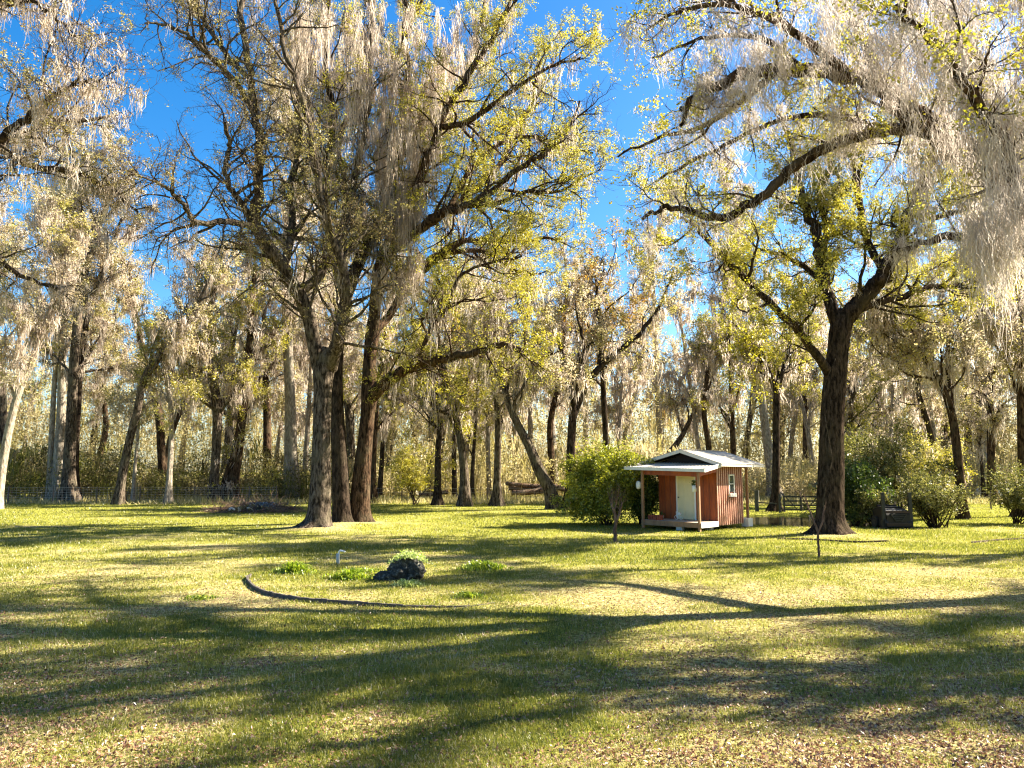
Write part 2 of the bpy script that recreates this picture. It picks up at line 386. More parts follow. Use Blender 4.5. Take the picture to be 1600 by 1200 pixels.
# ---------------------------------------------------------------- trees
def rough_rad(rad, sides, rng, lobes=0, fl=.0, amp=.06):
    """(1,n,sides) radii with bumps and root flare"""
    n = rad.shape[1]; th = np.arange(sides) * 2 * np.pi / sides
    k = np.zeros((n, sides))
    for m_ in (2, 3, 5):
        ph = rng.uniform(0, 6.28) + np.cumsum(rng.normal(0, .18, n)); k += amp / m_ ** .5 * np.cos(m_ * th[None] + ph[:, None])
    out = rad[0][:, None] * (1 + k)
    if lobes:
        s = np.linspace(0, 1, n); e = np.exp(-s / .045)[:, None]; ph = rng.uniform(0, 6.28)
        out = out * (1 + e * fl * (.55 + .6 * np.cos(lobes * th + ph) + .35 * np.cos((lobes - 2) * th + 2 * ph)))
    return out[None]

def tree(name, label, cat, Yd, trunk, limbs=(), bark=None, leaf=None, seed=0, group=None, flare=.8,
         k2=None, L2=(2.0, 4.2), k3=7, L3=(.9, 2.2), k4=6, L4=(.35, .9), lpt=5, lsize=.11, mossn=300, mossl=(.4, 1.5), mossm=12, mossw=.035,
         auto=0, autoL=(4, 8), autot=(.45, 1.0), autoang=(25, 60), extra_moss=(), up2=.18, twig=.006, mossmat=None, curl=.06, bulk=0, mrows=5, tm=(0.1, 1.0), base=None, droop=0):
    """trunk: (px, py, width px[, dy]) from the ground up; limbs: lists of (px, py, width px, dy)"""
    rng = np.random.default_rng(seed)
    def path(pl, n):
        pts = [P(q[0], q[1], Yd + (q[3] if len(q) > 3 else 0)) for q in pl]
        w = [q[2] * (Yd + (q[3] if len(q) > 3 else 0)) / F / 2 for q in pl]
        c = catmull(pts, n); r = np.interp(np.linspace(0, 1, n), np.linspace(0, 1, len(w)), w); return c, r
    tp, tr = path(trunk, 44); tp[0, 2] = min(tp[0, 2], H(tp[0, 0], tp[0, 1]) - .12)
    bs = np.array([tp[0, 0], tp[0, 1], float(H(tp[0, 0], tp[0, 1]))]) if base is None else np.array(base)
    T = MB(); v, f = tubes(tp[None], rough_rad(tr[None], 20, rng, 5 if flare else 0, flare), 20); T.add(v, f)
    lev1 = []
    for lm in limbs:
        n = max(10, 5 * len(lm)); c, r = path(lm, n)
        wob = rng.normal(0, 1, (n, 3)) * np.linspace(0, 1, n)[:, None] ** .5 * r.mean() * .35; c = c + wob
        T.add(*tubes(c[None], rough_rad(r[None], 12, rng, amp=.05), 12)); lev1.append((c, r))
    BR = MB(); allp = []
    def lv(pts, rad, sides):
        v, f = tubes(pts, rad, sides); BR.add(v, f)
    A = []                                        # batches of (pts, rad) to grow crown from
    for c, r in lev1:
        Ln = np.linalg.norm(np.diff(c, axis=0), axis=1).sum(); A.append((c[None], r[None], Ln))
    if auto:
        s, d, L, R = kids(tp[None], tr[None], auto, autot[0], autot[1], autoang, autoL[0], autoL[1], rng, up=.25, rf=.62, rl=.03, taper=.25)
        pts, rad = grow(s, d, L, R, 9, rng, .20, .05); T.add(*tubes(pts, rad, 8))
        for q in range(len(pts)): A.append((pts[q:q + 1], rad[q:q + 1], L[q]))
        # leader
        A.append((tp[None, 26:], tr[None, 26:], 5))
    st = [[], [], [], []]; l1p = []
    for c, r, Ln in A:
        k = max(3, int(Ln * (k2 or 1.0)))
        o = kids(c, r, k, .12, 1.0, (25, 75), L2[0], L2[1], rng, up=up2, rf=.6, rl=.022, rmin=twig * 2)
        for a_, b_ in zip(st, o): a_.append(b_)
    s, d, L, R = [np.concatenate(a_) for a_ in st]
    p2, r2 = grow(s, d, L, R, 8, rng, .24, .03 - droop); lv(p2, r2, 6)
    s, d, L, R = kids(p2, r2, k3, .15, 1, (25, 70), L3[0], L3[1], rng, up=.08, rf=.65, rl=.016, rmin=twig * 1.4)
    p3, r3 = grow(s, d, L, R, 6, rng, .28, .02 - droop); lv(p3, r3, 4)
    if k4:
        s, d, L, R = kids(p3, r3, k4, .15, 1, (25, 65), L4[0], L4[1], rng, up=.05, rf=.7, rl=.012, rmin=twig)
        p4, r4 = grow(s, d, L, R, 4, rng, .30, .02 - droop); lv(p4, r4, 3)
    else: p4 = p3
    root = thing(name, label, cat, bs, group)
    T.build("trunk", bark, root, bs, True); BR.build("branches", bark, root, bs, True)
    if leaf and lpt:
        LF = MB(); nl = int(len(p4) * lpt * 1.7) // 6; c = scatter_on(p4, nl, rng, .3, 1.0); kp = vnoise(c[:, 0] + .6 * c[:, 2], .9 * c[:, 2] + .5 * c[:, 1], 1.0 + lsize * 4, seed) * .75 + vnoise(c[:, 0] - .5 * c[:, 2], c[:, 1] + .3 * c[:, 2], .35, seed) * .25 > .40
        c = np.repeat(c[kp], 6, 0); c = c + rng.normal(0, lsize * .85, c.shape); leaves(LF, c, lsize, rng)
        LF.build("crown", leaf, root, bs)
    MS = MB()
    if mossn:
        pp = scatter_on(p2, mossn, rng, *tm); ln = rng.uniform(0, 1, mossn) ** 2 * (mossl[1] - mossl[0]) + mossl[0]
        moss(MS, pp, ln, mossm, mossw, rng, .10 + mossw, curl, mrows)
        c1 = [scatter_on(c, max(3, int(Ln * mossn / 260 * 1.5)), rng, .15, 1) for c, r, Ln in A]
        c1 = np.concatenate(c1); ln = rng.uniform(.3, 1, len(c1)) * mossl[1]; moss(MS, c1, ln, mossm, mossw, rng, .15 + mossw, curl, mrows)
        pp = scatter_on(p3, mossn, rng, .2, 1); moss(MS, pp, rng.uniform(.15, .6, mossn) * mossl[1] * .5, max(4, mossm // 2), mossw, rng, .07 + mossw, curl, mrows)
    for (px, py, Ym, wm, lm_, cnt) in extra_moss:
        c0 = P(px, py, Ym); nf = max(3, cnt // 5); ctr = np.repeat(c0 + rng.normal(0, 1, (nf, 3)) * np.array([wm * .55, wm * .55, wm * .45]), 5, 0); fl = np.repeat(rng.uniform(.35, 1, nf) * lm_, 5)
        sg = .05 + .03 * lm_
        pp = ctr + rng.normal(0, 1, (nf * 5, 3)) * np.array([sg, sg, .05]) - np.stack([0 * fl, 0 * fl, fl * rng.uniform(0, .6, nf * 5)], -1); moss(MS, pp, fl * rng.uniform(.5, 1.05, nf * 5), mossm, mossw, rng, .05 + mossw * 2, curl * .7, max(mrows, 6))
    if MS.n: MS.build("hanging_moss", mossmat or MOSS, root, bs)
    return root

# --- the big clump of three oaks left of the middle
Y1 = G(497, 826)[1]; Y2 = G(543, 818)[1]; Y3 = G(566, 817)[1]
tree("oak_tree", "pale grey oak trunk with flared roots, leftmost of the three tall oaks left of centre", "tree", Y1,
     [(495, 830, 46), (499, 800, 36), (502, 740, 31), (503, 680, 28), (505, 620, 28), (506, 585, 34), (510, 562, 34), (516, 545, 24)],
     [[(505, 600, 24, 0), (492, 540, 22, -.2), (480, 490, 21, -.5), (463, 455, 21, -.8), (440, 415, 20, -1), (408, 368, 20, -1.2), (400, 340, 18, -1.5), (403, 290, 16, -1.7), (408, 230, 14, -1.5), (398, 180, 12, -1), (390, 120, 11, 0), (380, 40, 11, 1), (372, -60, 8, 2)],
      [(405, 360, 14, -1.2), (385, 352, 11, -2), (350, 346, 10, -3), (320, 350, 9, -4), (300, 342, 8, -4.6), (285, 318, 7, -5), (262, 296, 6, -6), (235, 280, 4, -6.5), (205, 272, 3, -7)],
      [(392, 345, 12, -1.3), (378, 318, 10, -2), (358, 290, 9, -2.5), (352, 255, 8, -3), (360, 225, 7, -3.3), (348, 190, 6, -4)],
      [(462, 455, 17, -.8), (490, 440, 16, 0), (515, 405, 15, .6), (535, 365, 14, 1.3), (545, 320, 13, 2), (560, 250, 11, 2.2), (575, 170, 9, 2), (580, 60, 7, 2), (590, -60, 4, 2)],
      [(442, 415, 14, -1), (452, 380, 12, 0), (457, 340, 11, .8), (455, 280, 10, 1.5), (470, 210, 8, 2.5), (460, 120, 7, 3), (468, 20, 5, 3)],
      [(515, 575, 26, 0), (528, 530, 20, -1), (540, 470, 17, -2), (530, 400, 14, -3), (500, 300, 12, -4), (480, 180, 10, -4.5), (440, 60, 8, -5), (430, -60, 5, -5)],
      [(398, 180, 10, -1), (370, 130, 9, -2), (330, 90, 8, -3), (300, 60, 7, -4), (262, 40, 5, -4.5), (225, 35, 3, -5)],
      [(395, 130, 9, -.5), (350, 80, 8, 1), (310, 20, 7, 2), (270, -40, 5, 3)]],
     BARK_GREY, LEAF_BUD, 1, flare=1.05, k2=2.4, k3=8, L2=(2.2, 4.9), lpt=4, lsize=.075, mossn=75, mossl=(.3, 1.5), mossm=10, mossw=.024,
     extra_moss=[(395, 150, Y1, .9, 1.6, 30), (470, 60, Y1, 1.6, 2.8, 60), (520, 40, Y1 - 2, 1.8, 3.0, 60), (520, 160, Y1 + 1, 1.6, 3.2, 50)])
tree("oak_tree", "dark straight oak trunk in the middle of the three tall oaks left of centre", "tree", Y2,
     [(536, 824, 30), (534, 790, 27), (531, 720, 25), (528, 660, 22), (526, 600, 20), (528, 540, 20), (540, 470, 18), (552, 430, 16)],
     [[(545, 445, 20, 0), (565, 400, 19, .5), (592, 350, 17, 1), (612, 290, 16, 1.5), (628, 200, 14, 1.5), (635, 100, 12, 1), (632, 0, 9, 1), (630, -90, 6, 0)],
      [(540, 470, 15, 0), (520, 400, 13, -1.5), (508, 300, 12, -2.5), (520, 200, 10, -3), (510, 100, 8, -3.5), (515, -20, 6, -4)],
      [(600, 330, 12, 1), (650, 270, 11, 2.5), (690, 200, 9, 3), (720, 130, 8, 3.5), (745, 60, 6, 4), (760, -10, 4, 4)],
      [(575, 385, 12, .6), (545, 300, 10, 3), (530, 220, 9, 5), (560, 130, 7, 6), (550, 30, 5, 6.5)]],
     BARK_DARK, LEAF_YEL, 2, k2=1.5, k3=8, lpt=6.5, lsize=.088, mossn=240, mossl=(.6, 3.2), mossm=11, mossw=.024,
     extra_moss=[(590, 130, Y2, 3.0, 3.6, 150), (560, 40, Y2 - 1, 3.2, 3.5, 140), (640, 60, Y2, 2.4, 3.2, 90), (560, 280, Y2 + 1, 2.0, 3.0, 70), (510, 100, Y2, 2.0, 3.4, 80)])
tree("oak_tree", "brown oak with a long limb reaching right, rightmost of the three tall oaks", "tree", Y3,
     [(563, 822, 35), (562, 790, 30), (565, 740, 26), (570, 690, 22), (574, 650, 21), (577, 615, 25), (577, 570, 20), (580, 520, 18)],
     [[(580, 545, 22, 0), (586, 480, 19, 0), (592, 420, 18, 0), (610, 370, 17, .5), (640, 320, 16, 0), (668, 250, 15, -1), (690, 190, 13, -1.5), (730, 120, 11, -2), (770, 60, 8, -2), (800, -10, 5, -2)],
      [(577, 625, 22, 0), (596, 603, 21, -.5), (622, 584, 18, -1), (655, 568, 15, -1.8), (700, 560, 13, -2.5), (745, 550, 11, -3), (780, 541, 9, -3.5), (815, 545, 7, -4), (850, 560, 4, -4.5)],
      [(582, 520, 15, 0), (610, 490, 13, 1), (640, 440, 12, 2), (680, 400, 11, 3), (730, 375, 9, 3.5), (780, 378, 8, 4), (830, 375, 6, 4.5), (880, 372, 4, 5)],
      [(600, 400, 17, 0), (640, 370, 15, -.5), (690, 335, 14, -1.5), (730, 322, 12, -2.5), (770, 300, 11, -3), (800, 270, 9, -3.5), (850, 240, 7, -4), (885, 205, 5, -5), (905, 160, 3, -5)],
      [(735, 320, 10, -2.5), (775, 318, 8, -3), (820, 300, 6, -3.5), (870, 300, 5, -4), (925, 270, 3, -4)],
      [(650, 360, 13, -.5), (700, 330, 11, 1), (770, 270, 9, 2), (800, 220, 7, 3), (830, 160, 6, 3.5), (840, 100, 4, 4)],
      [(680, 200, 10, -1.5), (730, 190, 9, -2.5), (790, 150, 7, -3.2), (850, 110, 5, -4), (905, 90, 3, -4.6)],
      [(700, 330, 10, -1.6), (740, 260, 9, 0), (800, 215, 7, 1), (860, 220, 5, 1.6), (925, 240, 3, 2)],
      [(620, 360, 13, .2), (600, 300, 12, 1.5), (640, 200, 11, 3), (620, 100, 9, 4), (660, 0, 6, 4)],
      [(655, 568, 8, -1.8), (670, 520, 7, -2.3), (700, 480, 6, -2.6), (720, 430, 5, -3), (770, 410, 4, -3.4), (815, 400, 3, -4)],
      [(660, 425, 10, 2.5), (700, 395, 9, 1.5), (760, 395, 7, 1), (800, 420, 5, .5), (845, 430, 3, 0)]],
     BARK_BROWN, LEAF_YEL, 3, k2=2.0, k3=9, lpt=9, lsize=.085, L2=(2.2, 5), mossn=200, mossl=(.4, 2.4), mossm=11, mossw=.024,
     extra_moss=[(625, 290, Y3 - 1, 1.3, 4.2, 110), (650, 170, Y3 - 1, 2.0, 3.4, 100), (610, 420, Y3 - 1, .9, 2.5, 45), (700, 60, Y3, 2.2, 3.0, 90), (640, 400, Y3 - .5, .8, 3.4, 70), (655, 110, Y3 + 1, 1.8, 3.8, 110), (640, 260, Y3 + .5, 1.2, 4.0, 90), (690, 150, Y3, 1.2, 3.2, 60), (590, 200, Y3 - 2, 1.4, 3.6, 60)])
# --- the oak right of the shed
YD = G(1296, 836)[1]
tree("oak_tree", "thick dark oak with flared base and pale vine, right of the wooden shed", "tree", YD,
     [(1297, 840, 58), (1297, 805, 40), (1299, 730, 37), (1300, 660, 34), (1304, 600, 34), (1309, 550, 32), (1314, 510, 33), (1322, 488, 30)],
     [[(1312, 520, 24, 0), (1300, 480, 19, 0), (1288, 440, 18, .4), (1282, 390, 17, .8), (1268, 350, 14, 1.2), (1250, 300, 12, 1.6), (1240, 240, 9, 2), (1215, 170, 6, 2.5)],
      [(1320, 500, 28, 0), (1345, 470, 26, -.3), (1372, 440, 24, -.6), (1395, 400, 22, -1), (1410, 360, 20, -1.3), (1428, 320, 17, -1.6), (1446, 280, 14, -2), (1460, 220, 11, -2.2), (1480, 150, 8, -2.5)],
      [(1382, 425, 14, -.7), (1365, 395, 12, 0), (1347, 350, 10, .8), (1340, 300, 9, 1.4), (1333, 255, 7, 2), (1345, 200, 5, 2.5)],
      [(1300, 590, 17, 0), (1280, 560, 14, -.5), (1245, 515, 12, -1.2), (1200, 470, 11, -2), (1150, 420, 10, -2.7), (1115, 385, 8, -3.2), (1080, 350, 6, -3.7), (1050, 335, 4, -4)],
      [(1335, 485, 15, 0), (1365, 474, 12, .6), (1410, 464, 10, 1.3), (1450, 450, 8, 2), (1500, 445, 6, 3), (1550, 430, 4, 4)],
      [(1282, 400, 12, .8), (1292, 360, 10, 1), (1283, 310, 9, 1.3), (1295, 260, 7, 1.8), (1290, 190, 5, 2)],
      [(1420, 335, 11, -1.6), (1460, 340, 9, -1), (1500, 330, 7, -.5), (1540, 320, 5, 0)],
      [(1292, 450, 10, .3), (1260, 420, 8, 2), (1225, 400, 6, 3), (1180, 390, 4, 4)]],
     BARK_DARK, LEAF_YEL, 4, flare=1.0, k2=1.7, k3=8, L2=(1.9, 4.5), lpt=15, lsize=.09, mossn=150, mossl=(.2, 1.2), mossm=10, mossw=.022)
vine_root = [o for o in bpy.data.objects if o.name.startswith("oak_tree")][-1]
mbv = MB(); c = catmull([P(1306, 560, YD - .5), P(1290, 600, YD - .52), P(1288, 640, YD - .54), P(1296, 690, YD - .56), P(1300, 720, YD - .56), P(1292, 750, YD - .54), P(1287, 790, YD - .56), P(1290, 828, YD - .66)], 40)
mbv.tube(c, np.full(40, .013), 6)
ov = mbv.build("vine", BARK_GREY, vine_root, tuple(vine_root.location), True); ov["label"] = "pale bare vine climbing the trunk"

# --- the near mossy oak reaching in from the right
tree("oak_tree", "near oak draped in pale moss, its limb arching in from the right edge", "tree", 16.5,
     [(1795, 930, 64, .5), (1785, 850, 54, .4), (1760, 700, 46, .2), (1720, 550, 44, 0), (1680, 430, 44, 0), (1640, 360, 44, 0)],
     [[(1650, 375, 62, 0), (1600, 320, 54, -.1), (1545, 262, 46, -.2), (1490, 225, 42, -.3), (1440, 190, 38, -.3), (1395, 160, 32, 0), (1352, 122, 27, .3), (1320, 118, 24, .5), (1250, 106, 22, .8), (1190, 110, 20, 1), (1130, 128, 17, 1.2), (1085, 152, 11, 1.4), (1062, 195, 6, 1.6)],
      [(1475, 212, 26, -.3), (1430, 202, 20, -.2), (1385, 204, 18, .2), (1335, 214, 18, .5), (1290, 232, 18, .8), (1240, 262, 17, 1), (1195, 305, 15, 1.1), (1150, 332, 13, 1.3), (1112, 340, 12, 1.5), (1075, 328, 10, 1.8), (1040, 325, 8, 2), (1000, 342, 5, 2.2)],
      [(1640, 365, 40, 0), (1600, 250, 32, 1.5), (1540, 120, 24, 3), (1460, 0, 17, 4), (1400, -100, 9, 5)],
      [(1640, 360, 38, 0), (1680, 200, 30, -1), (1640, 60, 22, -2), (1560, -60, 14, -3), (1480, -140, 8, -3.5)],
      [(1395, 160, 18, 0), (1360, 90, 15, 1), (1330, 20, 12, 2), (1260, -50, 9, 2.5), (1180, -90, 5, 3)],
      [(1330, 118, 16, .4), (1240, 50, 12, -.6), (1150, 10, 9, -1), (1070, 15, 7, -1), (1010, 45, 3, -1.2)],
      [(1650, 375, 34, 0), (1600, 300, 26, -2), (1550, 200, 20, -3.2), (1480, 90, 14, -4), (1400, 10, 9, -4.5)],
      [(1250, 106, 12, .8), (1190, 60, 9, 2), (1100, 60, 6, 3), (1020, 90, 3, 3.5)],
      [(1215, 110, 12, 1), (1150, 165, 10, 2), (1090, 200, 8, 3), (1030, 215, 6, 4), (965, 245, 3, 5)],
      [(1380, 205, 12, .2), (1300, 180, 10, 2), (1210, 190, 8, 3.5), (1120, 235, 6, 5), (1030, 280, 3, 6)],
      [(1700, 480, 36, 0), (1650, 400, 24, 2.5), (1580, 380, 18, 4.5), (1480, 370, 12, 6), (1400, 395, 6, 7)]],
     BARK_BROWN, LEAF_YEL, 5, k2=1.9, L2=(1.0, 2.9), k3=7, L3=(.5, 1.5), k4=5, L4=(.2, .6), lpt=3.6, lsize=.08, mossn=480, mossl=(.25, 1.6), mossm=13, mossw=.011, twig=.004,
     mossmat=MOSS_NEAR, curl=.07, mrows=9, flare=.5,
     extra_moss=[(1540, 30, 14.5, 1.78, 2.56, 192), (1560, 150, 14.0, 1.40, 2.70, 168), (1565, 330, 14.5, 0.64, 2.16, 88), (1450, 50, 15.0, 1.78, 1.89, 176), (1340, 30, 15.5, 1.91, 1.62, 136), (1180, 60, 17.0, 1.65, 1.22, 96), (1260, 40, 16.0, 1.52, 1.35, 72), (1590, 260, 13.5, 0.64, 2.16, 64), (1330, 160, 16.5, 0.76, 0.94, 32), (1445, 215, 16.1, 0.51, 1.08, 32), (1130, 160, 17.5, 1.02, 0.81, 36), (1520, 330, 15.1, 0.38, 1.62, 36), (1400, 130, 16.0, 0.89, 1.08, 48)])
# --- tree reaching in from the left edge
tree("oak_tree", "twiggy oak limbs hung with moss reaching in at the upper left edge", "tree", 24.0,
     [(-230, 905, 60, 0), (-225, 700, 48, 0), (-215, 500, 44, 0), (-190, 400, 38, 0)],
     [[(-200, 440, 28, 0), (-120, 330, 22, -.5), (-50, 260, 17, -1), (0, 215, 13, -1.4), (45, 185, 11, -1.7), (85, 150, 8, -2), (125, 130, 6, -2.2), (160, 128, 3, -2.4)],
      [(-200, 430, 26, 0), (-100, 320, 18, 1), (-30, 245, 14, 1.6), (0, 235, 12, 2), (60, 262, 10, 2.3), (110, 270, 8, 2.6), (165, 290, 6, 3), (215, 330, 3, 3.4)],
      [(-190, 410, 28, 0), (-150, 250, 22, 0), (-90, 100, 18, 0), (-30, 20, 12, -.5), (30, 0, 8, -1), (80, 20, 5, -1.4), (120, 60, 3, -1.6)],
      [(-20, 235, 9, -1), (40, 205, 8, -.5), (90, 190, 6, 0), (140, 188, 5, .6), (178, 180, 3, 1)],
      [(-180, 400, 18, 0), (-80, 380, 14, 1), (-20, 400, 10, 2), (30, 430, 7, 3), (90, 450, 4, 3.5)]],
     BARK_DARK, LEAF_BUD, 6, k2=1.9, L2=(1.4, 3.8), L3=(.7, 1.8), lpt=5, lsize=.07, mossn=330, mossl=(.2, 1.5), mossm=14, mossw=.022, twig=.006)

# --- trees round the lawn edge, each with its own trunk line
def bt(label, trunk, bark, leaf, seed, auto=8, autoL=(4, 8), lsize=.16, lpt=9.5, mossn=340, limbs=(), group=None, name="oak_tree", cat="tree", k4=4, **kw):
    g = G(trunk[0][0], trunk[0][1]); a = dict(autot=(.38, 1.0), k2=.9, L2=(1.8, 4.2), k3=6, L3=(1.0, 2.3), L4=(.5, 1.2), mossl=(.3, 2.0), mossm=9, mossw=.055, twig=.013, flare=.7)
    a.update(kw)
    return tree(name, label, cat, g[1], trunk, limbs, bark, leaf, seed, group, auto=auto, autoL=autoL, lsize=lsize, lpt=lpt, mossn=mossn, k4=k4, **a)
B = {}
B['l0'] = bt("leaning sunlit trunk at the far left edge of the lawn", [(-6, 796, 16), (2, 740, 13), (14, 670, 12), (30, 610, 11), (52, 560, 10), (80, 480, 8), (95, 400, 5)], BARK_PALE, LEAF_TAN, 20, autot=(.45, 1))
B['c1'] = bt("slim pale trunk at the left of the tall cluster near the wire fence", [(77, 783, 9), (80, 700, 8), (84, 620, 7), (90, 520, 6), (95, 400, 5), (100, 320, 3)], BARK_PALE, LEAF_TAN, 21, auto=7, autoL=(3, 5))
B['c2'] = bt("thick cream trunk in the left tall cluster, second from its left", [(90, 783, 22), (92, 720, 16), (96, 640, 13), (98, 540, 12), (108, 420, 9), (125, 330, 6), (130, 270, 4)], BARK_PALE, LEAF_TAN, 22, auto=9, autoL=(4, 8))
B['c3'] = bt("stout grey trunk with wide root flare in the left tall cluster", [(108, 785, 26), (108, 730, 17), (112, 650, 15), (116, 560, 13), (128, 450, 11), (150, 370, 9), (175, 290, 5)], BARK_GREY, LEAF_TAN, 23, auto=10, autoL=(4, 9), mossn=200)
B['c4'] = bt("dark trunk at the right of the left tall cluster", [(119, 784, 12), (118, 720, 10), (122, 640, 9), (128, 550, 9), (140, 480, 8), (160, 420, 6), (190, 340, 3)], BARK_DARK, LEAF_BUD, 24, auto=7, autoL=(3, 7))
B['t187'] = bt("grey trunk leaning right alone on the left lawn", [(185, 788, 17), (190, 750, 13), (202, 690, 12), (215, 640, 12), (224, 595, 11), (250, 550, 9), (285, 510, 7), (310, 470, 5), (330, 430, 3)], BARK_GREY, LEAF_TAN, 25, auto=9, autoL=(3, 7), autot=(.5, 1), mossn=200)
B['t208'] = bt("very thin pale sapling trunk beside the grey leaning trunk", [(207, 785, 6), (211, 730, 5), (216, 670, 4), (219, 600, 3)], BARK_PALE, LEAF_TAN, 26, auto=5, autoL=(1.5, 3), mossn=20, autot=(.6, 1))
B['t264'] = bt("slender pale trunk with broken stub between two grey leaners on left lawn", [(262, 787, 11), (265, 740, 8), (268, 680, 8), (266, 630, 7), (260, 590, 6), (255, 540, 4)], BARK_PALE, LEAF_OLV, 27, auto=7, autoL=(2, 5), mossn=80)
B['t333'] = bt("grey forked oak behind the brush pile", [(331, 785, 17), (335, 740, 13), (338, 690, 13), (339, 650, 14), (335, 600, 12), (325, 550, 9), (330, 490, 6), (340, 440, 4)], BARK_GREY, LEAF_OLV, 28, auto=10, autoL=(4, 8), mossn=220,
     limbs=[[(340, 660, 9, 0), (355, 610, 8, 1), (375, 575, 7, 1.5), (410, 545, 5, 2), (450, 520, 3, 3)], [(337, 640, 8, 0), (300, 610, 7, -1), (275, 590, 5, -1.5), (258, 570, 3, -2)]])
B['t362'] = bt("dark reddish trunk leaning right behind the brush pile", [(357, 784, 28), (365, 740, 18), (373, 690, 15), (381, 630, 12), (387, 570, 10), (392, 500, 8), (398, 420, 5)], BARK_BROWN, LEAF_OLV, 29, auto=8, autoL=(3, 7), mossn=200,
     limbs=[[(342, 778, 5, -.6), (353, 740, 5, -.6), (366, 700, 4, -.5), (380, 660, 3, 0)]])
B['t590'] = bt("trunk half hidden behind the rightmost of the three tall oaks", [(584, 786, 13), (583, 740, 10), (585, 680, 9), (592, 600, 8), (600, 520, 6), (610, 440, 4)], BARK_BROWN, LEAF_OLV, 30, auto=8, autoL=(3, 6))
B['t597'] = bt("thin dark trunk just right of the three tall oaks", [(592, 782, 9), (596, 730, 7), (599, 670, 6), (604, 600, 5), (606, 540, 3)], BARK_DARK, LEAF_OLV, 31, auto=6, autoL=(2, 5), mossn=80)
B['t683'] = bt("black trunk forking into a V at left of the centre pair", [(683, 790, 15), (684, 750, 10), (685, 700, 9), (688, 665, 9), (682, 635, 6), (665, 605, 4), (650, 560, 3)], BARK_DARK, LEAF_YEL, 32, auto=8, autoL=(2.5, 5), mossn=70,
     limbs=[[(687, 672, 7, 0), (697, 640, 5, .3), (700, 600, 4, .6), (705, 560, 3, 1)]])
B['t722'] = bt("tall grey centre tree with candelabra fork above the lawn edge", [(726, 791, 19), (726, 750, 15), (722, 705, 12), (716, 670, 11), (710, 640, 11), (700, 600, 8), (690, 560, 6), (680, 500, 4)], BARK_GREY, LEAF_YEL, 33, auto=8, autoL=(3, 7), mossn=90,
     limbs=[[(712, 655, 9, 0), (722, 620, 7, .5), (732, 590, 6, 1), (745, 560, 4, 1.5)], [(718, 680, 6, 0), (700, 650, 5, -.6), (685, 640, 4, -1), (660, 620, 3, -1.5)]])
B['t737'] = bt("thin shaded trunk close behind the candelabra tree", [(737, 783, 8), (738, 740, 6), (741, 690, 5), (745, 630, 4), (748, 570, 3)], BARK_DARK, LEAF_YEL, 34, auto=5, autoL=(2, 4), mossn=50)
B['t763'] = bt("slim pale straight trunk left of the root flared centre trunk", [(765, 780, 8), (763, 720, 7), (762, 650, 6), (760, 560, 5), (758, 470, 3)], BARK_PALE, LEAF_TAN, 35, auto=7, autoL=(2, 5))
B['t776'] = bt("root flared centre trunk right of two slim pale ones", [(777, 791, 18), (777, 750, 11), (778, 700, 10), (778, 650, 9), (772, 590, 8), (770, 520, 6), (765, 450, 4)], BARK_GREY, LEAF_TAN, 36, auto=9, autoL=(3, 6), mossn=200)
B['t862'] = bt("massive trunk leaning steeply left beside the forked dark tree", [(868, 796, 22), (858, 765, 19), (842, 735, 18), (828, 700, 15), (812, 670, 13), (798, 640, 11), (785, 600, 9), (768, 570, 8), (760, 520, 6), (750, 470, 4)], BARK_GREY, LEAF_TAN, 37, auto=9, autoL=(3, 7), autot=(.45, 1), mossn=260)
B['t890'] = bt("dark tree forking widely right, left of the round green bush", [(889, 796, 24), (891, 760, 16), (892, 710, 14), (894, 660, 13), (896, 640, 13), (888, 600, 9), (880, 560, 7), (868, 520, 4)], BARK_DARK, LEAF_TAN, 38, auto=4, autoL=(2, 5), mossn=160, autot=(.55, 1),
     limbs=[[(895, 650, 12, 0), (912, 610, 11, .3), (935, 575, 10, .6), (965, 550, 9, 1), (1000, 520, 7, 1.4), (1030, 480, 5, 2), (1050, 430, 3, 2.5)], [(935, 575, 6, .6), (940, 520, 5, 1.2), (930, 470, 4, 2), (945, 420, 3, 2)], [(893, 645, 7, 0), (905, 590, 6, -1), (912, 540, 5, -1.5), (900, 490, 3, -2)]])
B['t867'] = bt("mossy trunk standing behind the leaning and forked centre trees", [(862, 779, 12), (861, 720, 11), (860, 660, 10), (872, 600, 8), (880, 530, 6), (885, 450, 4)], BARK_BROWN, LEAF_TAN, 39, auto=9, autoL=(3, 6), mossn=220)
B['t947'] = bt("dark pole straight trunk rising above the round green bush", [(953, 792, 11), (950, 740, 10), (947, 690, 9), (944, 630, 9), (941, 570, 8), (938, 500, 6), (930, 430, 4)], BARK_DARK, LEAF_ORG, 40, auto=8, autoL=(3, 6), autot=(.55, 1), mossn=60)
B['t1213'] = bt("straight dark trunk standing by the farm gate", [(1211, 799, 20), (1212, 770, 12), (1213, 720, 11), (1213, 660, 11), (1213, 620, 10), (1205, 590, 8), (1190, 565, 6), (1165, 540, 4)], BARK_DARK, LEAF_YEL, 41, auto=8, autoL=(2, 5), autot=(.55, 1), mossn=110,
     limbs=[[(1213, 630, 8, 0), (1222, 580, 6, .5), (1235, 530, 5, 1), (1230, 470, 3, 1.5)]])
B['t1150'] = bt("reddish pine trunk behind the shed roof", [(1147, 785, 10), (1146, 720, 9), (1144, 660, 8), (1142, 590, 7), (1138, 520, 4)], BARK_BROWN, LEAF_YEL, 42, auto=8, autoL=(2, 5), mossn=160)
B['t1107'] = bt("mossy tree rising behind the peak of the shed roof", [(1105, 783, 10), (1107, 700, 9), (1100, 640, 8), (1110, 560, 7), (1130, 480, 5), (1140, 420, 3)], BARK_BROWN, LEAF_OLV, 43, auto=9, autoL=(3, 7), mossn=280)
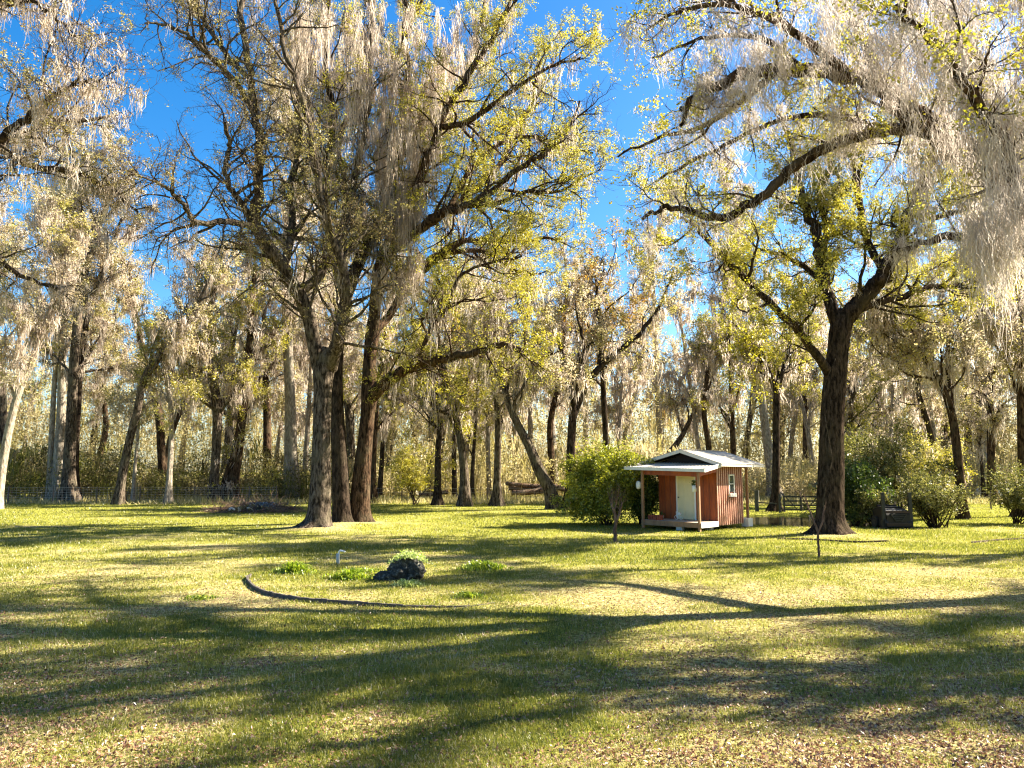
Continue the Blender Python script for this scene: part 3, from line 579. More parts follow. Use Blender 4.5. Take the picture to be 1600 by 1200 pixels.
B['t1505'] = bt("brown trunk leaning left with sharp bend right of the dark cart", [(1505, 812, 14), (1501, 760, 13), (1495, 700, 12), (1488, 650, 11), (1475, 610, 9), (1462, 585, 7), (1440, 550, 5), (1420, 520, 3)], BARK_BROWN, LEAF_TAN, 44, auto=9, autoL=(2.5, 6), autot=(.5, 1), mossn=200,
     limbs=[[(1490, 660, 9, 0), (1482, 590, 7, .6), (1480, 530, 6, 1), (1470, 470, 4, 1.5)]])
B['t1450'] = bt("dark trunk leaning left behind the evergreen shrubs at right", [(1470, 790, 10), (1462, 720, 9), (1455, 680, 9), (1440, 630, 8), (1425, 580, 7), (1405, 540, 4)], BARK_DARK, LEAF_BUD, 45, auto=8, autoL=(2, 5), mossn=60)
B['t1548'] = bt("stout red brown trunk beyond the right lawn by thin twin stems", [(1549, 784, 15), (1549, 740, 12), (1548, 690, 11), (1547, 620, 9), (1540, 530, 7), (1530, 440, 4)], BARK_BROWN, LEAF_TAN, 46, auto=9, autoL=(3, 7), mossn=260)
B['t1536'] = bt("thin black twin stem left of the stout red brown trunk", [(1538, 782, 8), (1535, 740, 5), (1531, 690, 4), (1527, 620, 3)], BARK_DARK, LEAF_TAN, 47, auto=5, autoL=(2, 4), mossn=60)
B['t1600'] = bt("tall dark trunk at the right edge behind drooping soft foliage", [(1601, 808, 30), (1599, 760, 14), (1597, 700, 12), (1595, 620, 11), (1594, 540, 9), (1590, 450, 6), (1580, 380, 4)], BARK_BROWN, LEAF_TAN, 48, auto=9, autoL=(3, 7), mossn=260)
# off frame trees whose shadows cross the lawn
shade_spots = [(30, 12, 1.0, 't1213'), (37, 20, .95, 't947'), (27, 27, .9, 'c1'), (42, 31, 1.0, 't763'), (25, 5, .9, 'c4'), (47, 14, 1.0, 't776'), (35, 4, .9, 't590'), (29, 21, .9, 't1107'), (15.5, 12, .55, 't590'), (18, 14.2, .6, 'c4'), (25, 13.5, .75, 't763'), (16.5, 8.5, .5, 't208')]
for q, (x, y, s, k) in enumerate(shade_spots):
    copy_tree(B[k], (x, y, float(H(x, y))), q * 1.7 + .4, s, "shade oak growing just outside the right side of the yard", "oaks outside the right side of the yard")

# --- woods beyond the fence: individual trees, copies
rng = np.random.default_rng(77)
kinds = ['c3', 't333', 't1107', 't776', 't867', 't763', 'l0', 't722', 't862', 't947', 'c2', 't264', 'c2', 't763']
far = []
tries = 0
while len(far) < 94 and tries < 4000:
    tries += 1
    y = rng.uniform(66, 118); x = rng.uniform(-1, 1) * (y * .92 + 5)
    if all((x - a) ** 2 + (y - b) ** 2 > 26 for a, b in far): far.append((x, y))
for q, (x, y) in enumerate(far):
    k = kinds[int(rng.integers(len(kinds)))]
    s = rng.uniform(.9, 1.3)
    if -8 < x / y * 60 < 14: s *= .92
    px = 800 + F * x / y
    zone = "beyond the far left wire fence" if px < 250 else "behind the brush pile and three tall oaks" if px < 600 else "beyond the low centre fence" if px < 900 else "behind the bush and shed" if px < 1200 else "beyond the farm gate and thick oak" if px < 1420 else "beyond the far right sunny gap"
    look = {'c3': "grey", 't333': "grey forked", 't1107': "brown moss veiled", 't776': "slim grey", 't867': "brown mossy", 't1548': "stout brown", 't362': "leaning dark brown", 't722': "grey candelabra", 't763': "slim pale", 'l0': "pale leaning", 't862': "steeply leaning grey", 't264': "thin pale", 't1213': "straight dark", 't947': "dark orange leaved", 'c2': "cream barked", 't1600': "tall brown"}[k]
    fc = copy_tree(B[k], (x, y, -.05), 0, s, look + " tree in the woods " + zone, "woodland trees " + zone); fc.rotation_euler = (rng.normal(0, .07), rng.normal(0, .09), rng.uniform(0, 6.28))

# ---------------------------------------------------------------- undergrowth and far woods (stuff)
def thicket(name, label, n, y0, y1, x0, x1, hfun, size, mat, seed, stems=0, curt=0):
    r = np.random.default_rng(seed); y = r.uniform(y0, y1, n); x = r.uniform(x0, x1, n) * (y / y0)
    hh = hfun(x, y); z = hh * r.random(n) ** .9
    c = np.stack([x, y, z], -1); gaps = vnoise(x + z * .7, z * 1.3 + y * .3, 1.3, 40) > r.random(n) * .75
    m_ = MB(); leaves(m_, c[gaps], size, r, .5, 1.5)
    if stems:
        y = r.uniform(y0, y1, stems); x = r.uniform(x0, x1, stems) * (y / y0); s = np.stack([x, y, 0 * x - .05], -1); d = r.normal(0, .16, (stems, 3)); d[:, 2] = 1
        pts, rad = grow(s, d, hfun(x, y) * r.uniform(.6, 1.3, stems), r.uniform(.015, .05, stems), 6, r, .1, .05); m_.add(*tubes(pts, rad, 4))
    if curt:
        y = r.uniform(y0, y1, curt); x = r.uniform(x0, x1, curt) * (y / y0); z = hfun(x, y) * r.uniform(.35, 1.15, curt); moss(m_, np.stack([x, y, z], -1), r.uniform(.8, 3.6, curt), 8, .07, r, .22, .06, 5)
    return tag(m_.build(name, mat), label, kind="stuff")
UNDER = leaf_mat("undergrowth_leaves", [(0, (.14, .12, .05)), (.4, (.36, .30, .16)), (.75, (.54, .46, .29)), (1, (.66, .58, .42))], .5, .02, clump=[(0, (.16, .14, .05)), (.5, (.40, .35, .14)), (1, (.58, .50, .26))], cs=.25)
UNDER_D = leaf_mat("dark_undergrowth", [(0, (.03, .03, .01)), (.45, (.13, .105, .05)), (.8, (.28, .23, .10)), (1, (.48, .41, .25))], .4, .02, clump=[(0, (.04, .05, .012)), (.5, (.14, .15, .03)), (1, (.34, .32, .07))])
thicket("undergrowth", "tan and green brush filling the woods beyond the centre fence", 240000, 66, 90, -16, 66, lambda x, y: 1.0 + 5.5 * vnoise(x, y, 5, 50) ** 1.3, .19, UNDER, 301, 900, 1500)
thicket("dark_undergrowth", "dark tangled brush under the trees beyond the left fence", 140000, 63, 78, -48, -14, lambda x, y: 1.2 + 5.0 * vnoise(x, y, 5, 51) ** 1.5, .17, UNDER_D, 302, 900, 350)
thicket("far_woods", "far woods closing the view behind the mossy trees", 500000, 94, 126, -108, 112, lambda x, y: 8 + 15 * vnoise(x, y, 7, 52), .30, UNDER, 303, 900, 5000)
m_ = MB(); r = np.random.default_rng(310); n = 26000                       # dry grass verge along the fence
y = r.uniform(57.5, 70, n); x = r.uniform(-.8, .8, n) * y; h = r.uniform(.15, .65, n) * (vnoise(x, y, 2.5, 60) + .3); a = r.uniform(0, 6.28, n)
c = np.stack([x, y, H(x, y) - .02], -1); w = np.stack([np.cos(a), np.sin(a), 0 * a], -1) * .035; tip = c + r.normal(0, .18, (n, 3)) * [1, 1, 0]; tip[:, 2] = c[:, 2] + h
m_.add(np.stack([c - w, c + w, tip + w * .2, tip - w * .2], 1), np.arange(n * 4).reshape(n, 4), r.random(n))
VERGE = leaf_mat("dry_verge_grass", [(0, (.16, .16, .04)), (.5, (.38, .33, .14)), (1, (.58, .50, .30))], .4, 0)
tag(m_.build("verge_grass", VERGE), "tall dry grass along the foot of the fences", kind="stuff")

# ---------------------------------------------------------------- shrubs
def shrub(name, label, ctr, rx, ry, hz, n, size, mat, seed, cat="bush", bark=BARK_DARK, z0=.1, stems=14, group=None, lump=.42, shell=.55, parent=None, mossn=0, twigf=.5):
    r = np.random.default_rng(seed); d = norm(r.normal(0, 1, (n, 3))); d[:, 2] = np.abs(d[:, 2]) * np.where(r.random(n) < .58, 1, -.95)
    k = 1 + lump * (vnoise(np.arctan2(d[:, 1], d[:, 0]) * 2.2, d[:, 2] * 2.5, .8, seed) - .5) * 2 + lump * .5 * (vnoise(d[:, 0] * 5, d[:, 2] * 5 + d[:, 1] * 3, 1, seed + 1) - .5)
    rad = (1 - shell * r.random(n) ** 1.7) * k; c = d * rad[:, None] * np.array([rx, ry, hz * .5])
    cz = hz * .5; c[:, 2] += cz; c[:, 2] = np.maximum(c[:, 2], z0 + r.random(n) * .25)
    base = np.array([ctr[0], ctr[1], float(H(ctr[0], ctr[1]))]); root = thing(name, label, cat, base, group)
    s = np.zeros((stems, 3)) + base + r.normal(0, .12 * rx, (stems, 3)) * [1, 1, 0]; s[:, 2] -= .05; dd = r.normal(0, .6, (stems, 3)) * [rx / hz * 1.6, ry / hz * 1.6, 0]; dd[:, 2] = 1
    p, q = grow(s, dd, hz * r.uniform(.6, .98, stems), np.full(stems, .035), 8, r, .14, .04); m2 = MB(); m2.add(*tubes(p, q, 5))
    o = kids(p, q, 9, .2, 1, (25, 75), hz * .16, hz * .36, r, rmin=.01); p2, q2 = grow(*o, 5, r, .25, .03); m2.add(*tubes(p2, q2, 4))
    o = kids(p2, q2, 5, .3, 1, (25, 70), hz * .06, hz * .14, r, rmin=.006); p3, q3 = grow(*o, 4, r, .25, .03); m2.add(*tubes(p3, q3, 3)); m2.build("stems", bark, root, base, True)
    m1 = MB(); na = int(n * (1 - twigf)); leaves(m1, c[:na] + base, size, r, .6, 1.4); nc = int(n * twigf) // 7
    ct = np.repeat(scatter_on(p3, nc, r, .2, 1), 7, 0); ct = ct + r.normal(0, size * .8, ct.shape); ct = ct[ct[:, 2] > base[2] + z0 * .8]; leaves(m1, ct, size, r, .6, 1.3)
    ns = 70; dd = norm(r.normal(0, 1, (ns, 3)) + [0, 0, .35]); dd[:, 2] = np.where(dd[:, 2] < -.3, .2, dd[:, 2]); s0 = dd * np.array([rx, ry, hz * .5]) * .75 + [0, 0, cz] + base; ps, qs = grow(s0, dd + [0, 0, .3], r.uniform(.25, .6, ns) * min(rx, hz * .4), np.full(ns, .01), 5, r, .2, .03)
    leaves(m1, scatter_on(ps, ns * 24, r) + r.normal(0, size * .5, (ns * 24, 3)), size, r, .6, 1.3); m1.build("foliage", mat, root, base)
    if mossn:
        m3 = MB(); moss(m3, scatter_on(p2, mossn, r), r.uniform(.2, .9, mossn), 8, .03, r, .1, .05); m3.build("hanging_moss", MOSS, root, base)
    return root
shrub("holly_bush", "large round glossy yellow green bush against the left of the shed", P(946, 815, 36.2), 1.72, 1.6, 3.8, 50000, .11, LEAF_HOL, 401, z0=.08, lump=.42)
shrub("holly_bush", "shaded right part of the round bush, coloured darker, beside the shed porch", P(1003, 815, 36.9), .95, 1.1, 2.9, 11000, .11, LEAF_GRN, 402, z0=.1)  # shade on the round bush's right part, given by darker leaves
shrub("evergreen_shrub", "deep green shrub behind the right side of the thick oak trunk", P(1340, 805, 37.5), 1.4, 1.4, 3.2, 12000, .13, LEAF_GRN, 403, z0=.1)
shrub("evergreen_shrub", "broad olive shrub rising behind the dark utility cart", P(1395, 795, 42), 2.4, 1.8, 5.2, 15000, .14, LEAF_SHR, 404, mossn=160, lump=.6, shell=.9, twigf=.8, stems=20)
shrub("evergreen_shrub", "leafy shrub with bare lower stems right of the dark cart", P(1462, 815, 34.5), 1.35, 1.2, 2.5, 7500, .10, LEAF_SHR, 405, z0=.7, stems=28, lump=.6, shell=.9, twigf=.75)
shrub("evergreen_shrub", "small sparse shrub at the left of the dark cart", P(1366, 815, 35.5), .7, .7, 1.8, 2600, .11, LEAF_SHR, 406, z0=.25, stems=16)
shrub("evergreen_shrub", "feathery drooping green shrub at the right edge of the yard", P(1588, 790, 37), 1.4, 1.2, 2.9, 7000, .11, LEAF_SHR, 407, z0=.9, stems=12, lump=.6, shell=.9, twigf=.75)
shrub("evergreen_shrub", "tall mid green shrub behind the left of the cart posts", P(1345, 790, 45), 1.8, 1.8, 4.8, 10000, .14, LEAF_SHR, 408, lump=.6, mossn=120, shell=.9, twigf=.75, stems=18)
shrub("evergreen_shrub", "tall olive shrub left of the brown leaning right trunk", P(1448, 790, 44), 1.7, 1.8, 4.6, 9000, .14, LEAF_OLV, 409, lump=.6, mossn=160, shell=.9, twigf=.8, stems=18)
shrub("understory_tree", "low spreading yellow green foliage left of the black V trunk", P(650, 788, 57), 2.2, 1.6, 4.6, 6500, .14, LEAF_YEL, 410, z0=1.3, cat="small tree", lump=.7, stems=8, shell=.95, twigf=.8)

# --- saplings
def sapling(name, label, ctr, paths, bark, leaf=None, seed=1, tw=(14, .25, .6), nl=0):
    r = np.random.default_rng(seed); base = np.array([ctr[0], ctr[1], float(H(ctr[0], ctr[1]))]); root = thing(name, label, "small tree", base)
    m1 = MB(); m2 = MB()
    for pts, r0, r1 in paths:
        c = catmull(pts, 14); c = c + r.normal(0, .008, c.shape); rr = np.linspace(r0, r1, 14); m1.add(*tubes(c[None], rough_rad(rr[None], 8, r, amp=.08), 8))
        if tw[0] and r1 < .03:
            o = kids(c[None], rr[None], tw[0], .35, 1, (15, 50), tw[1], tw[2], r, up=.3, rmin=.007); p, q = grow(*o, 6, r, .15, .06); m2.add(*tubes(p, q, 4))
            o = kids(p, q, 4, .3, 1, (15, 50), tw[1] * .4, tw[2] * .5, r, up=.2, rmin=.004); p3, q3 = grow(*o, 4, r, .15, .06); m2.add(*tubes(p3, q3, 3))
            if nl: m3 = MB(); leaves(m3, scatter_on(p3, nl, r), .07, r); m3.build("crown", leaf, root, base)
    m1.build("trunk", bark, root, base, True)
    if m2.n: m2.build("branches", bark, root, base, True)
Ys = G(962, 847)[1]; g = G(962, 847)
PINKW = bark_mat("pinkish_bark", (.10, .06, .045), (.24, .16, .12), (.22, .15, .11))
sapling("crape_myrtle", "stubby pruned crape myrtle with a spray of bare twigs before the shed", g,
        [([g - [0, 0, .1], P(961, 830, Ys), P(962, 815, Ys), P(960, 795, Ys)], .075, .04), ([P(962, 818, Ys), P(967, 803, Ys), P(972, 785, Ys)], .06, .028), ([P(961, 805, Ys), P(956, 790, Ys), P(957, 778, Ys)], .045, .025), ([P(960, 798, Ys), P(963, 785, Ys + .1), P(965, 774, Ys)], .04, .02)], PINKW, LEAF_TAN, 5, (12, .35, .9))
g = G(1280, 870); Ys = g[1]
sapling("young_tree", "bare Y shaped sapling in front of the thick oak", g,
        [([g - [0, 0, .1], P(1279, 850, Ys), P(1278, 830, Ys)], .038, .032), ([P(1278, 832, Ys), P(1272, 815, Ys), P(1266, 798, Ys), P(1259, 782, Ys), P(1256, 772, Ys)], .035, .012),
         ([P(1279, 830, Ys), P(1284, 818, Ys), P(1287, 800, Ys), P(1289, 789, Ys)], .03, .024), ([P(1262, 790, Ys), P(1252, 776, Ys), P(1250, 768, Ys)], .015, .006)], PINKW, None, 6, (5, .1, .3))

# ---------------------------------------------------------------- the shed
FRONT = G(1095, 830); ang = math.radians(-45)
U = np.array([math.cos(ang), math.sin(ang), 0]); Vv = np.array([-U[1], U[0], 0]); Zz = np.array([0, 0, 1.0])
shed_base = FRONT.copy()
def S(u, v, z): return FRONT + U * u + Vv * v + Zz * z
AX = np.array([U, Vv, Zz])
def sbox(mb, u0, u1, v0, v1, z0, z1, a=None):
    mb.box(S((u0 + u1) / 2, (v0 + v1) / 2, (z0 + z1) / 2), (abs(u1 - u0), abs(v1 - v0), abs(z1 - z0)), AX, a)
def wood_mat(name, c0, c1, rough=.55, sc=(1, 1, .12), gl=.4):
    m, nd, lk, out = new_mat(name); b = nd.new("ShaderNodeBsdfPrincipled"); n1 = noise_node(nd, lk, 22, 5, stretch=sc, rough=.7); n2 = noise_node(nd, lk, 2.2, 3, stretch=(2, 2, .5))
    r = ramp(nd, [(.3, c0), (.68, c1)]); mth = nd.new("ShaderNodeMath"); mth.operation = 'ADD'; lk.new(n1.outputs[0], mth.inputs[0]); lk.new(n2.outputs[0], mth.inputs[1]); m3 = nd.new("ShaderNodeMath"); m3.operation = 'MULTIPLY'; m3.inputs[1].default_value = .5
    lk.new(mth.outputs[0], m3.inputs[0]); lk.new(m3.outputs[0], r.inputs[0]); lk.new(r.outputs[0], b.inputs["Base Color"]); b.inputs["Roughness"].default_value = rough; b.inputs["Specular IOR Level"].default_value = gl
    bp = nd.new("ShaderNodeBump"); bp.inputs["Strength"].default_value = .4; bp.inputs["Distance"].default_value = .01; lk.new(n1.outputs[0], bp.inputs["Height"]); lk.new(bp.outputs[0], b.inputs["Normal"]); lk.new(b.outputs[0], out.inputs[0]); return m
RED = wood_mat("red_stained_boards", (.15, .022, .004), (.45, .10, .014))
SIDE = wood_mat("red_brown_side_boards", (.13, .03, .012), (.30, .09, .035), .6)
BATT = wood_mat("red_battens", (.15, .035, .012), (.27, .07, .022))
BATP = wood_mat("sunlight_coloured_battens", (.28, .11, .07), (.60, .36, .27), .4)  # sunlight on the batten faces is put into their pale colour
POSTW = wood_mat("brown_post_wood", (.20, .10, .05), (.40, .22, .11), .7)
DECKW = wood_mat("weathered_deck_boards", (.30, .23, .17), (.52, .44, .36), .8, (.2, 1, 1))
WHITE = solid("white_paint", (.78, .76, .70), .45, .05, 6)
DOORP = solid("cream_door_paint", (.74, .64, .38), .4, .05, 3)
METAL = solid("galvanised_roof_metal", (.44, .40, .33), .7, .28, 1.6, .05)
SHADEW = solid("roof_shade_coloured_boards", (.016, .009, .006), .8, .3, 12)  # near black: shade under the roof is put into this colour
FASC = solid("pale_fascia_paint", (.62, .58, .50), .55, .10, 4)
CONC = solid("concrete_block", (.48, .46, .42), .9, .15, 14, bump=.3)
BLACKM = solid("black_metal", (.02, .02, .02), .5, .3, 10)
GLASSM, nd, lk, out = new_mat("window_glass"); b = nd.new("ShaderNodeBsdfPrincipled"); b.inputs["Base Color"].default_value = (.05, .06, .06, 1); b.inputs["Roughness"].default_value = .05; lk.new(b.outputs[0], out.inputs[0])
shed = thing("garden_shed", "small red board shed with white door, porch and metal gable roof", "shed", shed_base)
def part(name, mb, mat, parent=None, smooth=False):
    o = mb.build(name, mat, None, shed_base, smooth); o.parent = parent or shed; return o
W = 3.05; V1, V2 = 1.42, 3.72; ZW = 2.86; DZ = .36
# front wall, opening for the door left in place
D0, D1, DT = -2.06, -1.10, DZ + 2.06
m1 = MB(); sbox(m1, -W, D0, V1, V1 + .1, DZ, ZW - .003); sbox(m1, D1, 0, V1, V1 + .1, DZ, ZW - .003); sbox(m1, D0, D1, V1, V1 + .1, DT, ZW - .003)
fw = part("wall", m1, RED)
m1 = MB()
for u in list(np.arange(-W + .02, D0 - .06, .30)) + list(np.arange(D1 + .12, -.03, .30)): sbox(m1, u, u + .045, V1 - .022, V1 - .001, DZ, ZW - .1)
part("batten", m1, BATT, fw)
m1 = MB(); sbox(m1, -.1, 0, V1 + .102, V2 - .102, .20, ZW); sw = part("wall", m1, SIDE); sw["label"] = "sunlit right side wall of red boards and battens coloured pale as if sunlit"
m1 = MB(); nb = 13
for q in range(nb):
    v = V1 + .012 + q * (V2 - V1 - .06) / (nb - 1)
    if 2.5 < v < 2.98: sbox(m1, .001, .034, v, v + .078, .16, 1.36); sbox(m1, .001, .034, v, v + .078, 2.42, ZW - .05)
    else: sbox(m1, .001, .034, v, v + .078, .16, ZW - .05)
part("batten", m1, BATP, sw)
m1 = MB(); sbox(m1, -W, -W + .1, V1 + .102, V2 - .102, .20, ZW); part("wall", m1, RED)
m1 = MB(); sbox(m1, -W, 0, V2 - .1, V2, .20, ZW - .003); part("wall", m1, RED)
m1 = MB(); sbox(m1, -W + .11, -.11, V1 + .11, V2 - .11, .22, .34); part("floor", m1, DECKW)
# gable triangle
PK = -W / 2; zp = 3.46
def prism(mb, pts, v0, v1):
    n = len(pts); v = [S(u, v0, z) for u, z in pts] + [S(u, v1, z) for u, z in pts]
    idx = [[q, (q + 1) % n, (q + 1) % n + n, q + n] for q in range(n)]
    mb.add(v, idx)
    if n == 3: mb.add(v, [[0, 2, 1], [3, 4, 5]])
    else: mb.add(v, [[3, 2, 1, 0], [4, 5, 6, 7]])
m1 = MB(); prism(m1, [(-W, ZW), (0, ZW), (PK, zp - .02)], V1 + .01, V1 + .09); part("gable", m1, SHADEW)
m1 = MB(); prism(m1, [(-W, ZW), (0, ZW), (PK, zp - .02)], V2 - .09, V2 - .01); part("gable", m1, SHADEW)
# main roof: two corrugated sheets
def sheet(mb, A, Bq, Cq, amp=.009, pitch=.15, thick=.012):
    """A eave-front corner, Bq ridge-front corner, Cq eave-back corner; ribs run eave to ridge"""
    A, Bq, Cq = map(np.asarray, (A, Bq, Cq)); L = np.linalg.norm(Cq - A); n = int(L / pitch * 6); t = np.linspace(0, 1, n)
    nn = np.cross(Bq - A, Cq - A); nn = nn / np.linalg.norm(nn); nn = nn if nn[2] > 0 else -nn
    h = (np.abs(np.cos(np.pi * t * L / pitch)) ** 3 * 2 - 1) * amp
    r0 = A + (Cq - A) * t[:, None] + nn * h[:, None]; r1 = r0 + (Bq - A)
    v = np.concatenate([r0, r1, r0 - nn * thick, r1 - nn * thick]); k = np.arange(n - 1)
    fs = [np.stack([k, k + 1, k + 1 + n, k + n], -1), np.stack([k + 2 * n, k + 3 * n, k + 1 + 3 * n, k + 1 + 2 * n], -1), np.stack([k, k + 2 * n, k + 1 + 2 * n, k + 1], -1), np.stack([k + n, k + 1 + n, k + 1 + 3 * n, k + 3 * n], -1), np.array([[0, n, 3 * n, 2 * n], [n - 1, 3 * n - 1, 4 * n - 1, 2 * n - 1]])]
    for f_ in fs: mb.add(v if f_ is fs[0] else np.zeros((0, 3)), f_ - (0 if f_ is fs[0] else 0)) if False else None
    mb.add(v, np.concatenate(fs))
RV0, RV1 = .91, 4.95; EL, ER = -W - .62, .57; zel, zer, zr = 3.02, 2.90, 3.56
m1 = MB(); sheet(m1, S(ER, RV0, zer), S(PK, RV0, zr), S(ER, RV1, zer - .03)); sheet(m1, S(EL, RV0, zel), S(PK, RV0, zr), S(EL, RV1, zel - .03))
m1.bar(S(PK, RV0, zr + .012), S(PK, RV1, zr - .018), .16, .02)
rf = part("roof", m1, METAL)
m1 = MB(); m1.bar(S(ER, RV0 + .02, zer - .085), S(PK + .0, RV0 + .02, zr - .085), .03, .14); m1.bar(S(EL, RV0 + .02, zel - .085), S(PK, RV0 + .02, zr - .085), .03, .14)
m1.bar(S(ER - .02, RV0 + .05, zer - .075), S(ER - .02, RV1, zer - .105), .03, .09); m1.bar(S(EL + .02, RV0 + .05, zel - .075), S(EL + .02, RV1, zel - .105), .03, .09)
part("fascia", m1, FASC, rf)
m1 = MB()
for v in np.arange(RV0 + .25, RV1, .6):
    m1.bar(S(ER - .05, v, zer - .075), S(PK, v, zr - .075), .05, .09); m1.bar(S(EL + .05, v, zel - .075), S(PK, v, zr - .075), .05, .09)
part("rafter", m1, SHADEW, rf)
# porch roof
PL, PR = -3.73, .49; zfl, zfr, zbl, zbr = 2.78, 2.67, 3.00, 2.92
m1 = MB(); A_ = S(PL, -.35, zfl); B_ = S(PL, V1 - .03, zbl); C_ = S(PR, -.35, zfr); sheet(m1, A_, B_, C_); pr = part("porch_roof", m1, METAL)
m1 = MB(); m1.bar(S(PL, -.37, zfl - .075), S(PR, -.37, zfr - .075), .03, .14); m1.bar(S(PR - .02, -.34, zfr - .07), S(PR - .02, V1 - .22, zbr - .07), .03, .17); m1.bar(S(PL + .02, -.34, zfl - .07), S(PL + .02, V1 - .22, zbl - .07), .03, .14)
fo = part("fascia", m1, solid("white_fascia_metal", (.70, .68, .62), .5, .08, 5), pr)
m1 = MB(); m1.bar(S(-2.96, .04, zfl - .27), S(.04, .04, zfr - .25), .09, .2); m1.bar(S(0, .06, zfr - .25), S(0, V1 - .02, zbr - .32), .07, .14); m1.bar(S(-W + .1, .06, zfl - .27), S(-W + .1, V1 - .02, zbl - .32), .07, .14)
part("beam", m1, RED, pr)
# deck
m1 = MB()
for q in range(10): sbox(m1, -W, .03, .0 + q * .142, .132 + q * .142, DZ - .045, DZ - .006)
dk = part("deck", m1, DECKW)
m1 = MB(); sbox(m1, -W, .03, -.045, -.003, .13, DZ - .008); s0 = part("skirt", m1, POSTW, dk)
m1 = MB(); sbox(m1, .032, .07, -.04, V1 - .01, .13, DZ - .008); s1 = part("skirt", m1, WHITE, dk); s1["label"] = "skirt board on the right of the deck, coloured white for sunlight"  # sunlit look of this skirt board comes from its white colour
m1 = MB(); sbox(m1, -1.25, -.95, .02, .22, -.05, .128); part("block", m1, CONC)
m1 = MB(); sbox(m1, -.5, -.2, 1.2, 1.4, -.05, .128); part("block", m1, CONC)
for (u, v, zt) in [(-.02, -.0, zfr - .16), (-2.94, -.0, zfl - .17), (-.05, 4.32, 2.80), (-2.95, 4.32, 2.88)]:
    m1 = MB(); sbox(m1, u - .05, u + .05, v - .15 + .05, v - .05 + .05, -.06, zt) if v < 1 else sbox(m1, u - .05, u + .05, v - .05, v + .05, -.06, zt); part("post", m1, POSTW)
m1 = MB(); m1.bar(S(.0, 4.32, 2.77), S(-W, 4.32, 2.86), .08, .12); part("rear_beam", m1, POSTW)
# door with six panels
m1 = MB(); sbox(m1, D0 + .03, D1 - .03, V1 + .02, V1 + .06, DZ + .01, DT - .03)
for c0, c1 in [(D0 + .12, D0 + .42), (D1 - .42, D1 - .12)]:
    for z0, z1 in [(.15, .85), (.97, 1.55), (1.66, 1.88)]:
        sbox(m1, c0, c1, V1 + .008, V1 + .019, DZ + z0, DZ + z1 )
        sbox(m1, c0 + .04, c1 - .04, V1 + .0, V1 + .007, DZ + z0 + .05, DZ + z1 - .05)
dr = part("door", m1, DOORP)
m1 = MB(); sbox(m1, D0 - .05, D0 + .03, V1 - .02, V1 + .05, DZ, DT + .05); sbox(m1, D1 - .03, D1 + .05, V1 - .02, V1 + .05, DZ, DT + .05); sbox(m1, D0 + .03, D1 - .03, V1 - .02, V1 + .05, DT - .03, DT + .05); part("door_frame", m1, WHITE, dr)
m1 = MB(); m1.tube([S(D0 + .10, V1 + .02, DZ + 1.0), S(D0 + .10, V1 - .03, DZ + 1.0), S(D0 + .10, V1 - .06, DZ + 1.0)], [.015, .03, .025], 8); part("handle", m1, BLACKM, dr)
# side window
m1 = MB(); sbox(m1, .002, .012, 2.54, 2.94, 1.62, 2.36); wdw = part("window", m1, GLASSM)
m1 = MB(); sbox(m1, .002, .045, 2.49, 2.54, 1.55, 2.41); sbox(m1, .002, .045, 2.94, 2.99, 1.55, 2.41); sbox(m1, .002, .045, 2.54, 2.94, 2.36, 2.41); sbox(m1, .002, .035, 2.54, 2.94, 1.97, 2.0); part("window_frame", m1, WHITE, wdw)
m1 = MB(); sbox(m1, .002, .12, 2.46, 3.02, 1.40, 1.56); part("window_ledge", m1, WHITE, wdw)
def placed(name, label, cat, base, builder, group=None):
    root = thing(name, label, cat, base, group); builder(root, np.asarray(base)); return root
def lathe(mb, c, prof, sides=12):
    pts = np.array([[c[0], c[1], c[2] + z] for r, z in prof]); rad = np.array([r for r, z in prof]); v, f = tubes_vert(pts, rad, sides); mb.add(v, f)
def tubes_vert(pts, rad, sides):
    th = np.arange(sides) * 2 * np.pi / sides; n = len(pts)
    v = pts[:, None] + rad[:, None, None] * np.stack([np.cos(th), np.sin(th), 0 * th], -1)[None]; i = np.arange(n - 1)[:, None] * sides; j = np.arange(sides)[None]
    return v.reshape(-1, 3), np.stack([i + j, i + (j + 1) % sides, i + sides + (j + 1) % sides, i + sides + j], -1).reshape(-1, 4)
# hanging lantern on the left post, feeder on the right post
def lantern1(root, b):
    m = MB(); lathe(m, b, [(.02, .19), (.10, .15), (.125, .05), (.125, -.06), (.10, -.16), (.02, -.19)]); m.build("globe", WHITE, root, b, True)
    m = MB(); m.bar(b + [0, 0, .18], b + [0, 0, .30], .02); m.bar(b + [0, 0, .30], b + U * .14 + [0, 0, .30], .02); m.build("bracket", BLACKM, root, b)
placed("lantern", "oval white lantern hung on the left porch post", "lantern", S(-3.16, -.05, 1.93), lantern1)
def lantern2(root, b):
    m = MB(); lathe(m, b, [(.02, .14), (.09, .12), (.10, .0), (.09, -.14), (.03, -.16)]); m.build("globe", WHITE, root, b, True)
    m = MB(); r = np.random.default_rng(8); leaves(m, b + [0, 0, .24] + r.normal(0, .06, (90, 3)), .09, r); m.build("plant", LEAF_GRN, root, b)
    m = MB(); m.bar(b + [0, 0, .12], b + [0, 0, .36], .015); m.bar(b + [0, 0, .36], b + U * .16 + [0, 0, .36], .02); m.build("bracket", BLACKM, root, b)
placed("hanging_pot", "white hanging pot with dark sprigs on the right porch post", "hanging pot", S(-.24, -.05, 1.82), lantern2)
BRICK = solid("red_brick", (.30, .07, .035), .85, .3, 20, bump=.3)
r = np.random.default_rng(12)
